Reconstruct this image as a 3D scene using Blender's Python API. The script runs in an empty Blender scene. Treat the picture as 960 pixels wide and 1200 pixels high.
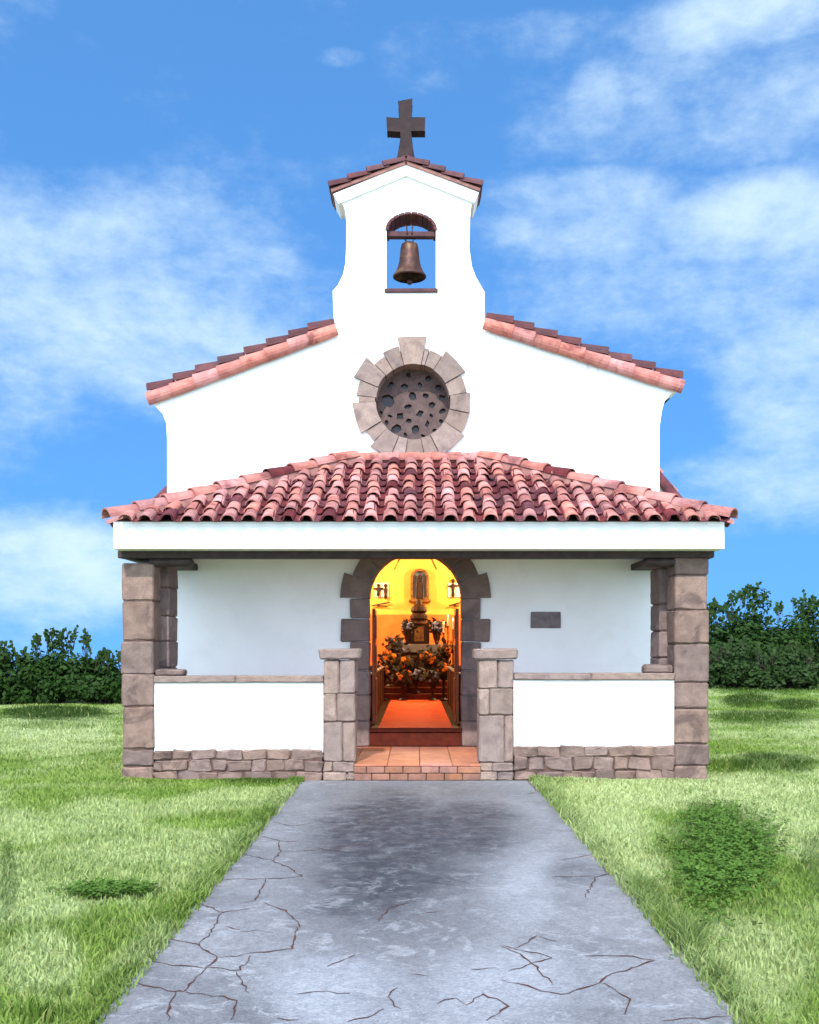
import bpy, math, random
import numpy as np
from mathutils import Vector, Matrix
from mathutils.geometry import tessellate_polygon
R = math.radians
rnd = random.Random(7)
sc = bpy.context.scene
COL = sc.collection

# ------------------------------------------------------------------ camera frame
F, CX, HY, EYE = 1204.0, 487.0, 756.0, 1.85
def P(px, py, Y):                       # a point on the plane at distance Y
    return ((px - CX) * Y / F, Y, EYE - (py - HY) * Y / F)
def X(px, Y): return (px - CX) * Y / F
def Z(py, Y): return EYE - (py - HY) * Y / F
def G(px, py):                          # a point on the ground
    Y = EYE * F / (py - HY)
    return ((px - CX) * Y / F, Y)
YF, YW = 14.0, 16.4                     # porch front, chapel front wall

# ------------------------------------------------------------------ mesh builder
class MB:
    def __init__(s): s.v = []; s.f = []; s.m = []
    def add(s, vs, fs, mi=0):
        b = len(s.v); s.v += [tuple(p) for p in vs]
        for f in fs: s.f.append(tuple(b + i for i in f)); s.m.append(mi)
    def box(s, x0, x1, y0, y1, z0, z1, mi=0, c=0.0, j=0.0):
        if c <= 0 and j <= 0:
            vs = [(x, y, z) for x in (x0, x1) for y in (y0, y1) for z in (z0, z1)]
            s.add(vs, [(0,1,3,2),(4,6,7,5),(0,4,5,1),(2,3,7,6),(0,2,6,4),(1,5,7,3)], mi); return
        c = min(c, (x1-x0)*.3, (y1-y0)*.3, (z1-z0)*.3)
        vs = []; idx = {}
        for ix in (0, 1):
            for iy in (0, 1):
                for iz in (0, 1):
                    jx, jy, jz = [rnd.uniform(-j, j) for _ in range(3)]
                    bx, by, bz = (x0, x1)[ix]+jx, (y0, y1)[iy]+jy, (z0, z1)[iz]+jz
                    sx, sy, sz = (1, -1)[ix]*c, (1, -1)[iy]*c, (1, -1)[iz]*c
                    for a, p in (('x', (bx, by+sy, bz+sz)), ('y', (bx+sx, by, bz+sz)), ('z', (bx+sx, by+sy, bz))):
                        idx[ix, iy, iz, a] = len(vs); vs.append(p)
        fs = []
        q = [(0,0),(1,0),(1,1),(0,1)]
        for k in (0, 1):
            fx = [idx[k, a, b, 'x'] for a, b in q]; fs.append(fx if k else fx[::-1])
            fy = [idx[a, k, b, 'y'] for a, b in q]; fs.append(fy[::-1] if k else fy)
            fz = [idx[a, b, k, 'z'] for a, b in q]; fs.append(fz if k else fz[::-1])
        for a in (0, 1):
            for b in (0, 1):
                fs.append((idx[0,a,b,'y'], idx[1,a,b,'y'], idx[1,a,b,'z'], idx[0,a,b,'z']) if a == b else (idx[0,a,b,'z'], idx[1,a,b,'z'], idx[1,a,b,'y'], idx[0,a,b,'y']))
                fs.append((idx[a,0,b,'z'], idx[a,1,b,'z'], idx[a,1,b,'x'], idx[a,0,b,'x']) if a == b else (idx[a,0,b,'x'], idx[a,1,b,'x'], idx[a,1,b,'z'], idx[a,0,b,'z']))
                fs.append((idx[a,b,0,'x'], idx[a,b,1,'x'], idx[a,b,1,'y'], idx[a,b,0,'y']) if a == b else (idx[a,b,0,'y'], idx[a,b,1,'y'], idx[a,b,1,'x'], idx[a,b,0,'x']))
                for d in (0, 1):
                    t = (idx[a,b,d,'x'], idx[a,b,d,'y'], idx[a,b,d,'z'])
                    fs.append(t)
        s.add(vs, fs, mi)
    def prism(s, pts, y0, y1, mi=0, holes=()):      # outline in (x, z) with holes, extruded along y
        loops = [list(pts)] + [list(h) for h in holes]
        allp = [p for l in loops for p in l]
        tris = tessellate_polygon([[Vector((p[0], p[1], 0)) for p in l] for l in loops])
        n = len(allp)
        vs = [(p[0], y0, p[1]) for p in allp] + [(p[0], y1, p[1]) for p in allp]
        fs = [tuple(t) for t in tris] + [tuple(n+i for i in t[::-1]) for t in tris]
        b = 0
        for l in loops:
            for i in range(len(l)):
                a, c = b+i, b+(i+1) % len(l); fs.append((a, c, n+c, n+a))
            b += len(l)
        s.add(vs, fs, mi)
    def lathe(s, prof, c, seg=16, mi=0, ax=(1, 1), a0=0, a1=2*math.pi):
        full = abs(a1-a0-2*math.pi) < 1e-6
        ns = seg if full else seg+1
        vs = [(c[0]+r*math.cos(a0+(a1-a0)*k/seg)*ax[0], c[1]+r*math.sin(a0+(a1-a0)*k/seg)*ax[1], c[2]+z) for r, z in prof for k in range(ns)]
        fs = []
        for i in range(len(prof)-1):
            for k in range(seg):
                k2 = (k+1) % ns
                fs.append((i*ns+k, i*ns+k2, (i+1)*ns+k2, (i+1)*ns+k))
        s.add(vs, fs, mi)
    def tube(s, pts, r, seg=6, mi=0):
        pts = [Vector(p) for p in pts]; vs = []; fs = []
        for i, p in enumerate(pts):
            d = (pts[min(i+1, len(pts)-1)] - pts[max(i-1, 0)]).normalized()
            u = d.cross(Vector((0, 0, 1)) if abs(d.z) < .9 else Vector((1, 0, 0))).normalized(); w = d.cross(u)
            rr = r[i] if isinstance(r, (list, tuple)) else r
            for k in range(seg):
                a = 2*math.pi*k/seg; vs.append(p + (u*math.cos(a)+w*math.sin(a))*rr)
        for i in range(len(pts)-1):
            for k in range(seg):
                k2 = (k+1) % seg; fs.append((i*seg+k, i*seg+k2, (i+1)*seg+k2, (i+1)*seg+k))
        fs.append(tuple(range(seg))[::-1]); fs.append(tuple((len(pts)-1)*seg+k for k in range(seg)))
        s.add(vs, fs, mi)
    def tile(s, o, u, n, L, r0, r1, t=.016, seg=6, up=True, mi=0, span=math.pi, flat=1.0):   # barrel tile; u = downhill axis, n = normal
        u = u.normalized(); w = u.cross(n).normalized(); n = w.cross(u).normalized()
        vs = []
        sg = 1 if up else -1
        for (d, r) in ((0, r0), (L, r1)):
            for rr in (r, r-t):
                for k in range(seg+1):
                    a = math.pi/2 - span/2 + span*k/seg
                    vs.append(o + u*d + w*(math.cos(a)*rr) + n*(math.sin(a)*rr*sg*flat))
        m = seg+1; fs = []
        for k in range(seg):
            fs += [(k, k+1, 2*m+k+1, 2*m+k), (m+k+1, m+k, 3*m+k, 3*m+k+1), (2*m+k, 2*m+k+1, 3*m+k+1, 3*m+k), (k+1, k, m+k, m+k+1)]
        fs += [(0, 2*m, 3*m, m), (seg, m+seg, 3*m+seg, 2*m+seg)]
        s.add(vs, fs, mi)
    def ball(s, c, r, seg=7, rings=5, mi=0, j=0.0):
        vs = []; fs = []
        rx, ry, rz = r if isinstance(r, (tuple, list)) else (r, r, r)
        for i in range(rings+1):
            th = math.pi*i/rings
            for k in range(seg):
                a = 2*math.pi*k/seg; q = 1+rnd.uniform(-j, j)
                vs.append((c[0]+rx*q*math.sin(th)*math.cos(a), c[1]+ry*q*math.sin(th)*math.sin(a), c[2]+rz*q*math.cos(th)))
        for i in range(rings):
            for k in range(seg):
                k2 = (k+1) % seg; fs.append((i*seg+k, (i+1)*seg+k, (i+1)*seg+k2, i*seg+k2))
        s.add(vs, fs, mi)
    def build(s, name, mats, parent=None, smooth=False):
        off = Vector((0, 0, 0)); p = parent
        while p is not None: off += p.location; p = p.parent
        me = bpy.data.meshes.new(name)
        me.from_pydata([(v[0]-off.x, v[1]-off.y, v[2]-off.z) for v in s.v], [], s.f)
        for m in (mats if isinstance(mats, (list, tuple)) else [mats]): me.materials.append(m)
        me.polygons.foreach_set('material_index', s.m)
        if smooth: me.polygons.foreach_set('use_smooth', [True]*len(s.f))
        me.update()
        o = bpy.data.objects.new(name, me); COL.objects.link(o); o.parent = parent
        return o
def thing(name, label, cat, loc=(0, 0, 0), group=None):
    o = bpy.data.objects.new(name, None); COL.objects.link(o); o.location = loc; o.empty_display_size = .2
    return tag(o, label, cat, group)
def tag(o, label, cat, group=None):
    o['label'] = label; o['category'] = cat
    if group: o['group'] = group
    return o

# ------------------------------------------------------------------ materials
def nodes(name):
    m = bpy.data.materials.new(name); m.use_nodes = True
    nt = m.node_tree
    return m, nt, nt.nodes['Principled BSDF']
def N(nt, t, **k):
    n = nt.nodes.new(t)
    for a, b in k.items(): setattr(n, a, b)
    return n
def math_(nt, op, a, b=None, clamp=False):
    n = N(nt, 'ShaderNodeMath', operation=op, use_clamp=clamp)
    for i, q in enumerate((a, b)):
        if q is None: continue
        if isinstance(q, (int, float)): n.inputs[i].default_value = q
        else: nt.links.new(q, n.inputs[i])
    return n.outputs[0]
def mix(nt, f, a, b, mode='MIX'):
    n = N(nt, 'ShaderNodeMix', data_type='RGBA', blend_type=mode)
    for sock, q in ((n.inputs[0], f), (n.inputs[6], a), (n.inputs[7], b)):
        if isinstance(q, (int, float)): sock.default_value = q
        elif isinstance(q, tuple): sock.default_value = (*q[:3], 1)
        else: nt.links.new(q, sock)
    return n.outputs[2]
def noise(nt, co, scale, detail=5, rough=.55, dist=0.0):
    n = N(nt, 'ShaderNodeTexNoise'); n.inputs['Scale'].default_value = scale
    n.inputs['Detail'].default_value = detail; n.inputs['Roughness'].default_value = rough; n.inputs['Distortion'].default_value = dist
    if co is not None: nt.links.new(co, n.inputs['Vector'])
    return n.outputs['Fac']
def mrange(nt, v, a, b, c=0.0, d=1.0, smooth=True):
    n = N(nt, 'ShaderNodeMapRange', interpolation_type='SMOOTHSTEP' if smooth else 'LINEAR')
    nt.links.new(v, n.inputs[0])
    for i, q in enumerate((a, b, c, d)): n.inputs[i+1].default_value = q
    return n.outputs[0]
def bump(nt, bs, h, strength=.4, dist=.02):
    b = N(nt, 'ShaderNodeBump'); b.inputs['Strength'].default_value = strength; b.inputs['Distance'].default_value = dist
    nt.links.new(h, b.inputs['Height']); nt.links.new(b.outputs[0], bs.inputs['Normal'])
def mat(name, c1, c2, scale=6, rough=.8, bp=.3, bd=.01, island=0.0, c3=None, c3amt=.5, metallic=0.0, fine=60, spec=.3, grain=.22):
    """two-tone weathered surface; island = brightness spread from one stone, tile or petal to the next; c3 = blotches of a third tone"""
    m, nt, bs = nodes(name)
    tc = N(nt, 'ShaderNodeTexCoord').outputs['Object']
    a = noise(nt, tc, scale, 6, .6, .3)
    col = mix(nt, mrange(nt, a, .35, .65), c1, c2)
    if c3:
        b = noise(nt, tc, scale*.45, 7, .65, .8)
        col = mix(nt, mrange(nt, b, .52, .66, 0, c3amt), col, c3)
    if island:
        g = N(nt, 'ShaderNodeNewGeometry').outputs['Random Per Island']
        v = mrange(nt, g, 0, 1, 1-island, 1+island, False)
        h = N(nt, 'ShaderNodeHueSaturation'); nt.links.new(col, h.inputs['Color']); nt.links.new(v, h.inputs['Value'])
        g2 = math_(nt, 'FRACT', math_(nt, 'MULTIPLY', g, 37.7))
        nt.links.new(mrange(nt, g2, 0, 1, .494, .506, False), h.inputs['Hue'])
        nt.links.new(mrange(nt, g2, 0, 1, .85, 1.1, False), h.inputs['Saturation'])
        col = h.outputs[0]
    f = noise(nt, tc, fine, 4, .6)
    col = mix(nt, mrange(nt, f, .3, .7, 0, grain), col, tuple(x*.55 for x in c1))
    nt.links.new(col, bs.inputs['Base Color'])
    bs.inputs['Roughness'].default_value = rough; bs.inputs['Metallic'].default_value = metallic
    bs.inputs['Specular IOR Level'].default_value = spec
    if bp: bump(nt, bs, math_(nt, 'ADD', math_(nt, 'MULTIPLY', a, 1.0), math_(nt, 'MULTIPLY', f, .5)), bp, bd)
    return m
def emit(name, c, s):
    m, nt, bs = nodes(name); bs.inputs['Base Color'].default_value = (*c, 1)
    bs.inputs['Emission Color'].default_value = (*c, 1); bs.inputs['Emission Strength'].default_value = s
    return m
def ell(nt, xy, cx, cy, rx, ry, wob, s=.35):           # soft-edged patch on the ground with a wandering rim
    x = math_(nt, 'DIVIDE', math_(nt, 'SUBTRACT', xy[0], cx), rx); y = math_(nt, 'DIVIDE', math_(nt, 'SUBTRACT', xy[1], cy), ry)
    d = math_(nt, 'SQRT', math_(nt, 'ADD', math_(nt, 'MULTIPLY', x, x), math_(nt, 'MULTIPLY', y, y)))
    d = math_(nt, 'ADD', d, math_(nt, 'MULTIPLY', math_(nt, 'SUBTRACT', wob, .5), 1.6))
    return mrange(nt, d, 1+s, 1-s)
def ell_px(nt, xy, px0, px1, py0, py1, wob, s=.35):    # the same, from where its rim stands on the ground
    a = G((px0+px1)/2, py0); b = G((px0+px1)/2, py1); cy = (a[1]+b[1])/2
    pm = HY + EYE*F/cy
    x0 = (px0-CX)*cy/F; x1 = (px1-CX)*cy/F
    k = (x0+x1)/2/cy                                    # its long axis leans outwards from the church axis
    xs = math_(nt, 'SUBTRACT', xy[0], math_(nt, 'MULTIPLY', math_(nt, 'SUBTRACT', xy[1], cy), k))
    return ell(nt, (xs, xy[1]), (x0+x1)/2, cy, (x1-x0)/2, (a[1]-b[1])/2, wob, s)

def plaster_mat():
    m, nt, bs = nodes('lime_plaster')
    geo = N(nt, 'ShaderNodeTexCoord').outputs['Object']
    a = noise(nt, geo, 1.3, 6, .6); f = noise(nt, geo, 45, 5, .6)
    mp = N(nt, 'ShaderNodeMapping'); mp.inputs['Scale'].default_value = (7, 7, .5); nt.links.new(geo, mp.inputs[0])
    st = noise(nt, mp.outputs[0], 1.0, 6, .65)
    col = mix(nt, mrange(nt, a, .35, .7), (.86, .86, .85), (.82, .815, .80))
    
    bl = noise(nt, geo, 2.6, 8, .7, .5)
    col = mix(nt, mrange(nt, bl, .52, .75, 0, .16), col, (.60, .59, .58))
    sz = N(nt, 'ShaderNodeSeparateXYZ'); nt.links.new(N(nt, 'ShaderNodeNewGeometry').outputs['Position'], sz.inputs[0])
    splash = math_(nt, 'MULTIPLY', mrange(nt, sz.outputs[2], .80, .40), mrange(nt, noise(nt, geo, 5, 7, .65), .40, .65, 0, .8))
    col = mix(nt, splash, col, (.25, .215, .175))
    streak = math_(nt, 'MULTIPLY', mrange(nt, st, .56, .72, 0, .55), mrange(nt, sz.outputs[2], 4.6, 5.6))
    col = mix(nt, math_(nt, 'MULTIPLY', streak, mrange(nt, bl, .42, .58)), col, (.26, .25, .24))
    col = mix(nt, mrange(nt, f, .55, .75, 0, .10), col, (.60, .58, .55))
    nt.links.new(col, bs.inputs['Base Color']); bs.inputs['Roughness'].default_value = .9; bs.inputs['Specular IOR Level'].default_value = .2
    bump(nt, bs, math_(nt, 'ADD', math_(nt, 'MULTIPLY', noise(nt, geo, 7, 4), 1.5), math_(nt, 'MULTIPLY', f, .5)), .28, .012)
    return m
M = {}
M['plaster'] = plaster_mat()
M['stone'] = mat('pinkish_sandstone', (.245, .165, .135), (.165, .108, .090), 5, .9, .6, .018, .26, (.070, .046, .043), .8, grain=.5)
M['stone_pale'] = mat('pale_sandstone', (.305, .220, .180), (.225, .160, .135), 6, .9, .6, .014, .2, (.11, .080, .076), .65, grain=.5)
M['stone_door'] = mat('door_sandstone', (.235, .165, .145), (.165, .115, .104), 5, .88, .55, .018, .2, (.08, .06, .06), .7, grain=.5)
M['mortar'] = mat('brown_mortar', (.13, .075, .06), (.09, .05, .042), 20, .95, .4, .01)
M['tile'] = mat('clay_tile', (.52, .225, .190), (.39, .140, .120), 5, .92, .4, .008, .30, (.13, .04, .04), .75, fine=40, spec=.12)
M['tile_dark'] = mat('dark_clay_tile', (.15, .038, .042), (.09, .024, .030), 5, .92, .3, .006, .3, (.06, .025, .03), .6, fine=40, spec=.1)
M['tile_verge'] = mat('verge_clay_tile', (.115, .040, .040), (.075, .028, .032), 6, .85, .3, .006, .25, (.07, .035, .04), .6, fine=40)
M['cross'] = mat('dark_stained_stone', (.036, .019, .018), (.022, .012, .013), 9, .8, .5, .008)
M['wood'] = mat('dark_oak', (.062, .036, .031), (.038, .023, .021), 9, .7, .4, .006, .15)
M['iron'] = mat('rusty_iron', (.050, .022, .020), (.030, .014, .014), 14, .6, .3, .004, 0, (.10, .035, .022), .6)
M['bronze'] = mat('aged_bronze', (.085, .036, .026), (.045, .019, .016), 4, .5, .2, .004, 0, (.19, .11, .05), .8, metallic=.4)
M['terracotta'] = mat('terracotta_floor_tile', (.46, .17, .10), (.37, .13, .08), 5, .6, .2, .004, .12, (.24, .085, .06), .4)
M['brick'] = mat('orange_brick', (.31, .135, .075), (.23, .095, .055), 8, .85, .4, .008, .16, (.14, .07, .05), .5)
M['redwood'] = mat('red_brown_board', (.11, .016, .006), (.07, .010, .004), 8, .6, .25, .004, spec=.15)
M['dark_floor'] = mat('dark_floor_board', (.045, .012, .006), (.028, .008, .005), 8, .8, .2, .003, spec=.1)
M['doorwood'] = mat('varnished_door', (.26, .070, .022), (.16, .040, .014), 7, .45, .25, .004)
M['yellow'] = mat('ochre_plaster', (.78, .47, .10), (.72, .41, .08), 3, .9, .15, .006)
M['orange'] = mat('orange_plaster', (.72, .20, .05), (.62, .15, .035), 3, .9, .15, .006)
M['carpet'] = mat('red_carpet', (.80, .125, .042), (.74, .10, .035), 4, .95, .3, .004, fine=300)
M['pew'] = mat('dark_pew_wood', (.038, .013, .008), (.022, .008, .006), 9, .55, .25, .003, spec=.2)
M['blue_paint_sheen'] = mat('blue_grey_paint_sheen', (.16, .19, .27), (.11, .13, .20), 9, .5, .1, .003)  # niche paint; on the pew caps it stands in for edge sheen
M['cloth'] = mat('blue_grey_cloth', (.22, .25, .34), (.16, .18, .26), 12, .9, .2, .004)
M['white'] = mat('white_gesso', (.80, .78, .74), (.74, .72, .68), 9, .8, .1, .003)
M['gilt'] = mat('dull_gilding', (.26, .13, .035), (.14, .06, .02), 20, .4, .5, .01, 0, (.03, .015, .008), .9, metallic=.5)
M['bloom_orange'] = mat('orange_petals', (.70, .17, .02), (.75, .32, .04), 20, .8, .2, .004, .25)
M['bloom_blue'] = mat('blue_grey_petals', (.26, .33, .62), (.16, .20, .40), 20, .8, .2, .004, .35)
M['dark_leaf'] = mat('dark_bouquet_leaf', (.030, .022, .012), (.022, .012, .010), 20, .7, .2, .004, .3)
M['flame'] = emit('candle_flame', (1, .55, .16), 9)
M['lamp_glow'] = emit('lamp_glass_lit', (1, .72, .30), 9)
M['glass_dark'] = mat('dark_leaded_glass', (.020, .012, .014), (.035, .022, .022), 14, .25, .1, .002, .4)
M['tracery'] = mat('pierced_stone', (.140, .092, .082), (.095, .060, .055), 7, .9, .6, .014, 0, (.07, .045, .045), .8, grain=.5)
M['plaque'] = mat('grey_plaque', (.20, .165, .165), (.13, .105, .11), 8, .8, .3, .005)
M['bedding'] = mat('pinkish_mortar_bed', (.30, .145, .12), (.22, .10, .085), 8, .9, .4, .01)
M['roof_deck'] = mat('roof_board', (.10, .045, .04), (.07, .03, .03), 8, .9, .2, .005)

def foliage_mat(name, c1, c2, c3, tr=.25):
    m, nt, bs = nodes(name)
    g = N(nt, 'ShaderNodeNewGeometry').outputs['Random Per Island']
    tc = N(nt, 'ShaderNodeTexCoord').outputs['Object']
    col = mix(nt, g, c1, c2)
    col = mix(nt, mrange(nt, noise(nt, tc, 1.5, 3), .45, .62), col, c3)
    nt.links.new(col, bs.inputs['Base Color']); bs.inputs['Roughness'].default_value = .7; bs.inputs['Specular IOR Level'].default_value = .12
    t = N(nt, 'ShaderNodeBsdfTranslucent'); nt.links.new(col, t.inputs[0])
    mx = N(nt, 'ShaderNodeMixShader'); mx.inputs[0].default_value = tr
    nt.links.new(bs.outputs[0], mx.inputs[1]); nt.links.new(t.outputs[0], mx.inputs[2])
    nt.links.new(mx.outputs[0], nt.nodes['Material Output'].inputs['Surface'])
    return m
M['bush'] = foliage_mat('bush_leaf', (.014, .034, .008), (.040, .085, .018), (.022, .055, .008))
M['bush_grey'] = foliage_mat('bush_leaf_greyish', (.020, .042, .012), (.046, .082, .026), (.028, .058, .012))

def grass_mat(name, blade):
    m, nt, bs = nodes(name)
    pos = N(nt, 'ShaderNodeNewGeometry').outputs['Position']
    sp = N(nt, 'ShaderNodeSeparateXYZ'); nt.links.new(pos, sp.inputs[0]); xy = (sp.outputs[0], sp.outputs[1])
    w1 = noise(nt, pos, .9, 6, .62, .6); w2 = noise(nt, pos, .33, 4, .6, .4); w3 = noise(nt, pos, 5, 4, .6)
    col = mix(nt, mrange(nt, w1, .40, .60), GRASS_MID, GRASS_DEEP)
    light = math_(nt, 'MULTIPLY', mrange(nt, w2, .44, .58), .7)
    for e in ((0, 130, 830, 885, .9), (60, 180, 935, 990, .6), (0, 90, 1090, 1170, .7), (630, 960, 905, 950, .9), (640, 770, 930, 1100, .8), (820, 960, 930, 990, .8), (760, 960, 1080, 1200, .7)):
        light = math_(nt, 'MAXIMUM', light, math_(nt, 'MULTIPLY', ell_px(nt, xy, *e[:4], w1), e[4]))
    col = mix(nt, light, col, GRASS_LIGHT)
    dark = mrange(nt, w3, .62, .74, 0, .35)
    for e in ((0, 20, 990, 1090, .5), (930, 1000, 980, 1060, .5), (835, 960, 801, 812, .95), (0, 130, 829, 846, .9), (830, 960, 834, 850, .7), (850, 905, 815, 829, .85), (905, 960, 819, 833, .85), (855, 960, 884, 905, .75), (250, 350, 908, 922, .6), (600, 700, 897, 908, .7), (70, 180, 1042, 1058, .3)):  # dark patches; those before the bushes are their shade painted into the grass colour
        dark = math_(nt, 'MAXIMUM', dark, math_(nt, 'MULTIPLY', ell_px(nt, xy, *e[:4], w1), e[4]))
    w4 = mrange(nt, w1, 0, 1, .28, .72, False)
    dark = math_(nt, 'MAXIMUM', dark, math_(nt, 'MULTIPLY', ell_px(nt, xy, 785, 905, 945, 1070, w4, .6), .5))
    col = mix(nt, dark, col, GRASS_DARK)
    if blade:
        at = N(nt, 'ShaderNodeAttribute', attribute_name='tone').outputs['Fac']
        col = mix(nt, mrange(nt, at, 0, 1, 0, 1, False), col, mix(nt, 1.0, col, (.42, .50, .34), 'MULTIPLY'))
        at2 = N(nt, 'ShaderNodeAttribute', attribute_name='dry').outputs['Fac']
        col = mix(nt, at2, col, (.36, .36, .13))
        t = N(nt, 'ShaderNodeBsdfTranslucent'); nt.links.new(col, t.inputs[0])
        mx = N(nt, 'ShaderNodeMixShader'); mx.inputs[0].default_value = .35
        nt.links.new(bs.outputs[0], mx.inputs[1]); nt.links.new(t.outputs[0], mx.inputs[2])
        nt.links.new(mx.outputs[0], nt.nodes['Material Output'].inputs['Surface'])
    else:
        col = mix(nt, mrange(nt, noise(nt, pos, 30, 5), .35, .7, .1, .6), col, (.06, .085, .022))
        bump(nt, bs, noise(nt, pos, 25, 6), .8, .05)
    nt.links.new(col, bs.inputs['Base Color']); bs.inputs['Roughness'].default_value = .7; bs.inputs['Specular IOR Level'].default_value = .15
    return m
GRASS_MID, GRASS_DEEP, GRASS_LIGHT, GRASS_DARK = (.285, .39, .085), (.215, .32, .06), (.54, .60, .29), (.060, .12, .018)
M['clover'] = foliage_mat('clover_leaf', (.060, .125, .018), (.115, .205, .036), (.085, .165, .025))
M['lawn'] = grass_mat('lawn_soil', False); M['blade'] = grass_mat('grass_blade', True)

def path_mat():
    m, nt, bs = nodes('worn_path')
    pos = N(nt, 'ShaderNodeNewGeometry').outputs['Position']
    sp = N(nt, 'ShaderNodeSeparateXYZ'); nt.links.new(pos, sp.inputs[0]); xy = (sp.outputs[0], sp.outputs[1])
    w = noise(nt, pos, 1.1, 7, .62, .5); f = noise(nt, pos, 90, 4, .7); mid = noise(nt, pos, 6, 7, .7, .4)
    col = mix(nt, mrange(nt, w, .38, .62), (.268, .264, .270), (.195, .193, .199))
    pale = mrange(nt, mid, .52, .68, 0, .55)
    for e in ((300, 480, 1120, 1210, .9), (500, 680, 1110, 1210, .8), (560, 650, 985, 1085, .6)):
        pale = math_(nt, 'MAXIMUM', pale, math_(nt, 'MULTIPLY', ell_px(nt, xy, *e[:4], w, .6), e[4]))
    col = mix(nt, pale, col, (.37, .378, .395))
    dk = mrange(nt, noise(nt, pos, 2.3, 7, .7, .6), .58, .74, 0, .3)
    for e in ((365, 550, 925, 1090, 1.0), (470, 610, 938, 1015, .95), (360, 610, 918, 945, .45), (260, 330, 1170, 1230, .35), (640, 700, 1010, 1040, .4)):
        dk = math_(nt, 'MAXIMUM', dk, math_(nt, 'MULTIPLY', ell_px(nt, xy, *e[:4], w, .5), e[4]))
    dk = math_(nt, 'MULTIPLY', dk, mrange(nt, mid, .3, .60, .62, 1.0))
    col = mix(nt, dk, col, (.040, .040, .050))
    vo = N(nt, 'ShaderNodeTexVoronoi'); vo.inputs['Scale'].default_value = 75; nt.links.new(pos, vo.inputs['Vector'])
    g = N(nt, 'ShaderNodeSeparateColor'); nt.links.new(vo.outputs['Color'], g.inputs[0])
    m2 = noise(nt, pos, 14, 8, .75, .6)
    col = mix(nt, mrange(nt, m2, .40, .68, 0, .45), col, mix(nt, 1.0, col, (.52, .53, .57), 'MULTIPLY'))
    chalk = math_(nt, 'MULTIPLY', mrange(nt, noise(nt, pos, 3.4, 9, .78, .9), .54, .60), mrange(nt, sp.outputs[1], 9.5, 5.5, .25, .9))
    col = mix(nt, math_(nt, 'MULTIPLY', chalk, .55), col, (.42, .42, .43))
    col = mix(nt, mrange(nt, g.outputs[0], 0, 1, 0, .55, False), col, mix(nt, 1.0, col, (.5, .5, .52), 'MULTIPLY'))
    nt.links.new(col, bs.inputs['Base Color']); bs.inputs['Roughness'].default_value = .85; bs.inputs['Specular IOR Level'].default_value = .3
    bump(nt, bs, math_(nt, 'ADD', math_(nt, 'MULTIPLY', vo.outputs['Distance'], -1.2), math_(nt, 'MULTIPLY', mid, 2)), .5, .008)
    return m
M['path'] = path_mat()
M['crack'] = mat('crack_soil', (.095, .036, .026), (.065, .026, .021), 20, .95, 0)

# ------------------------------------------------------------------ the setting: lawn, path
mb = MB(); rr_ = [0, 8, 16, 24, 30, 36, 42, 46, 50, 54, 60, 80, 110, 160, 240, 360, 520, 760]; na = 72; vs = []; fs = []
for q in rr_:
    dz = 0 if q <= 46 else -(q-46)**2/40 if q < 60 else -4.9-(q-60)*.35
    for k in range(na): vs.append((q*math.cos(2*math.pi*k/na), 12+q*math.sin(2*math.pi*k/na), max(dz, -95)))
for i in range(len(rr_)-1):
    for k in range(na): fs.append((i*na+k, (i+1)*na+k, (i+1)*na+(k+1) % na, i*na+(k+1) % na) if i else (k, na+k, na+(k+1) % na))
for k in range(1, na): vs[k] = vs[0]
mb.add(vs, fs)
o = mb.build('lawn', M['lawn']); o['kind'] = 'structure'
PX0, PX1 = -1.555, 1.59
mb = MB(); mb.box(PX0, PX1, -6, 13.93, -.05, .014)
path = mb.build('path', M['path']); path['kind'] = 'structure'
LA = [[(640,170),(690,180),(735,172)],[(612,203),(655,215),(735,218)],[(655,215),(657,240),(640,262)],[(657,240),(760,235)],
 [(570,245),(640,262),(690,285),(708,300),(620,305),(505,305)],[(625,305),(600,355),(565,362)],[(462,357),(520,385),(600,372)],
 [(520,385),(490,440),(465,460)],[(620,360),(670,380),(705,418),(672,415)],[(695,418),(688,470),(600,480),(510,492)],
 [(385,445),(465,460),(510,492),(485,515),(430,510),(345,500)],[(480,515),(435,570),(410,572),(300,547)],[(410,572),(395,600),(395,640)],
 [(435,572),(560,590),(540,640)],[(590,485),(560,520),(480,515)],[(555,525),(585,575)],[(688,578),(740,570),(820,575)],[(770,510),(832,484)],
 [(650,636),(700,638)],[(810,640),(880,625),(900,612)],[(790,228),(895,222)],[(885,405),(910,375),(960,360)],[(680,116),(735,118)]]
RA = [[(355,260),(430,247),(465,292),(435,300),(412,348)],[(435,297),(315,300)],[(210,465),(255,480),(290,505),(335,555)],
 [(215,462),(335,490),(230,523)],[(140,518),(205,515)],[(405,485),(500,485),(575,497),(460,535),(450,550),(355,580),(215,543)],
 [(135,605),(175,575),(230,605),(180,640)],[(590,640),(745,630)],[(0,530),(45,535)],[(28,385),(88,380)],[(265,60),(300,98),(275,104)]]
mb = MB()
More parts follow.
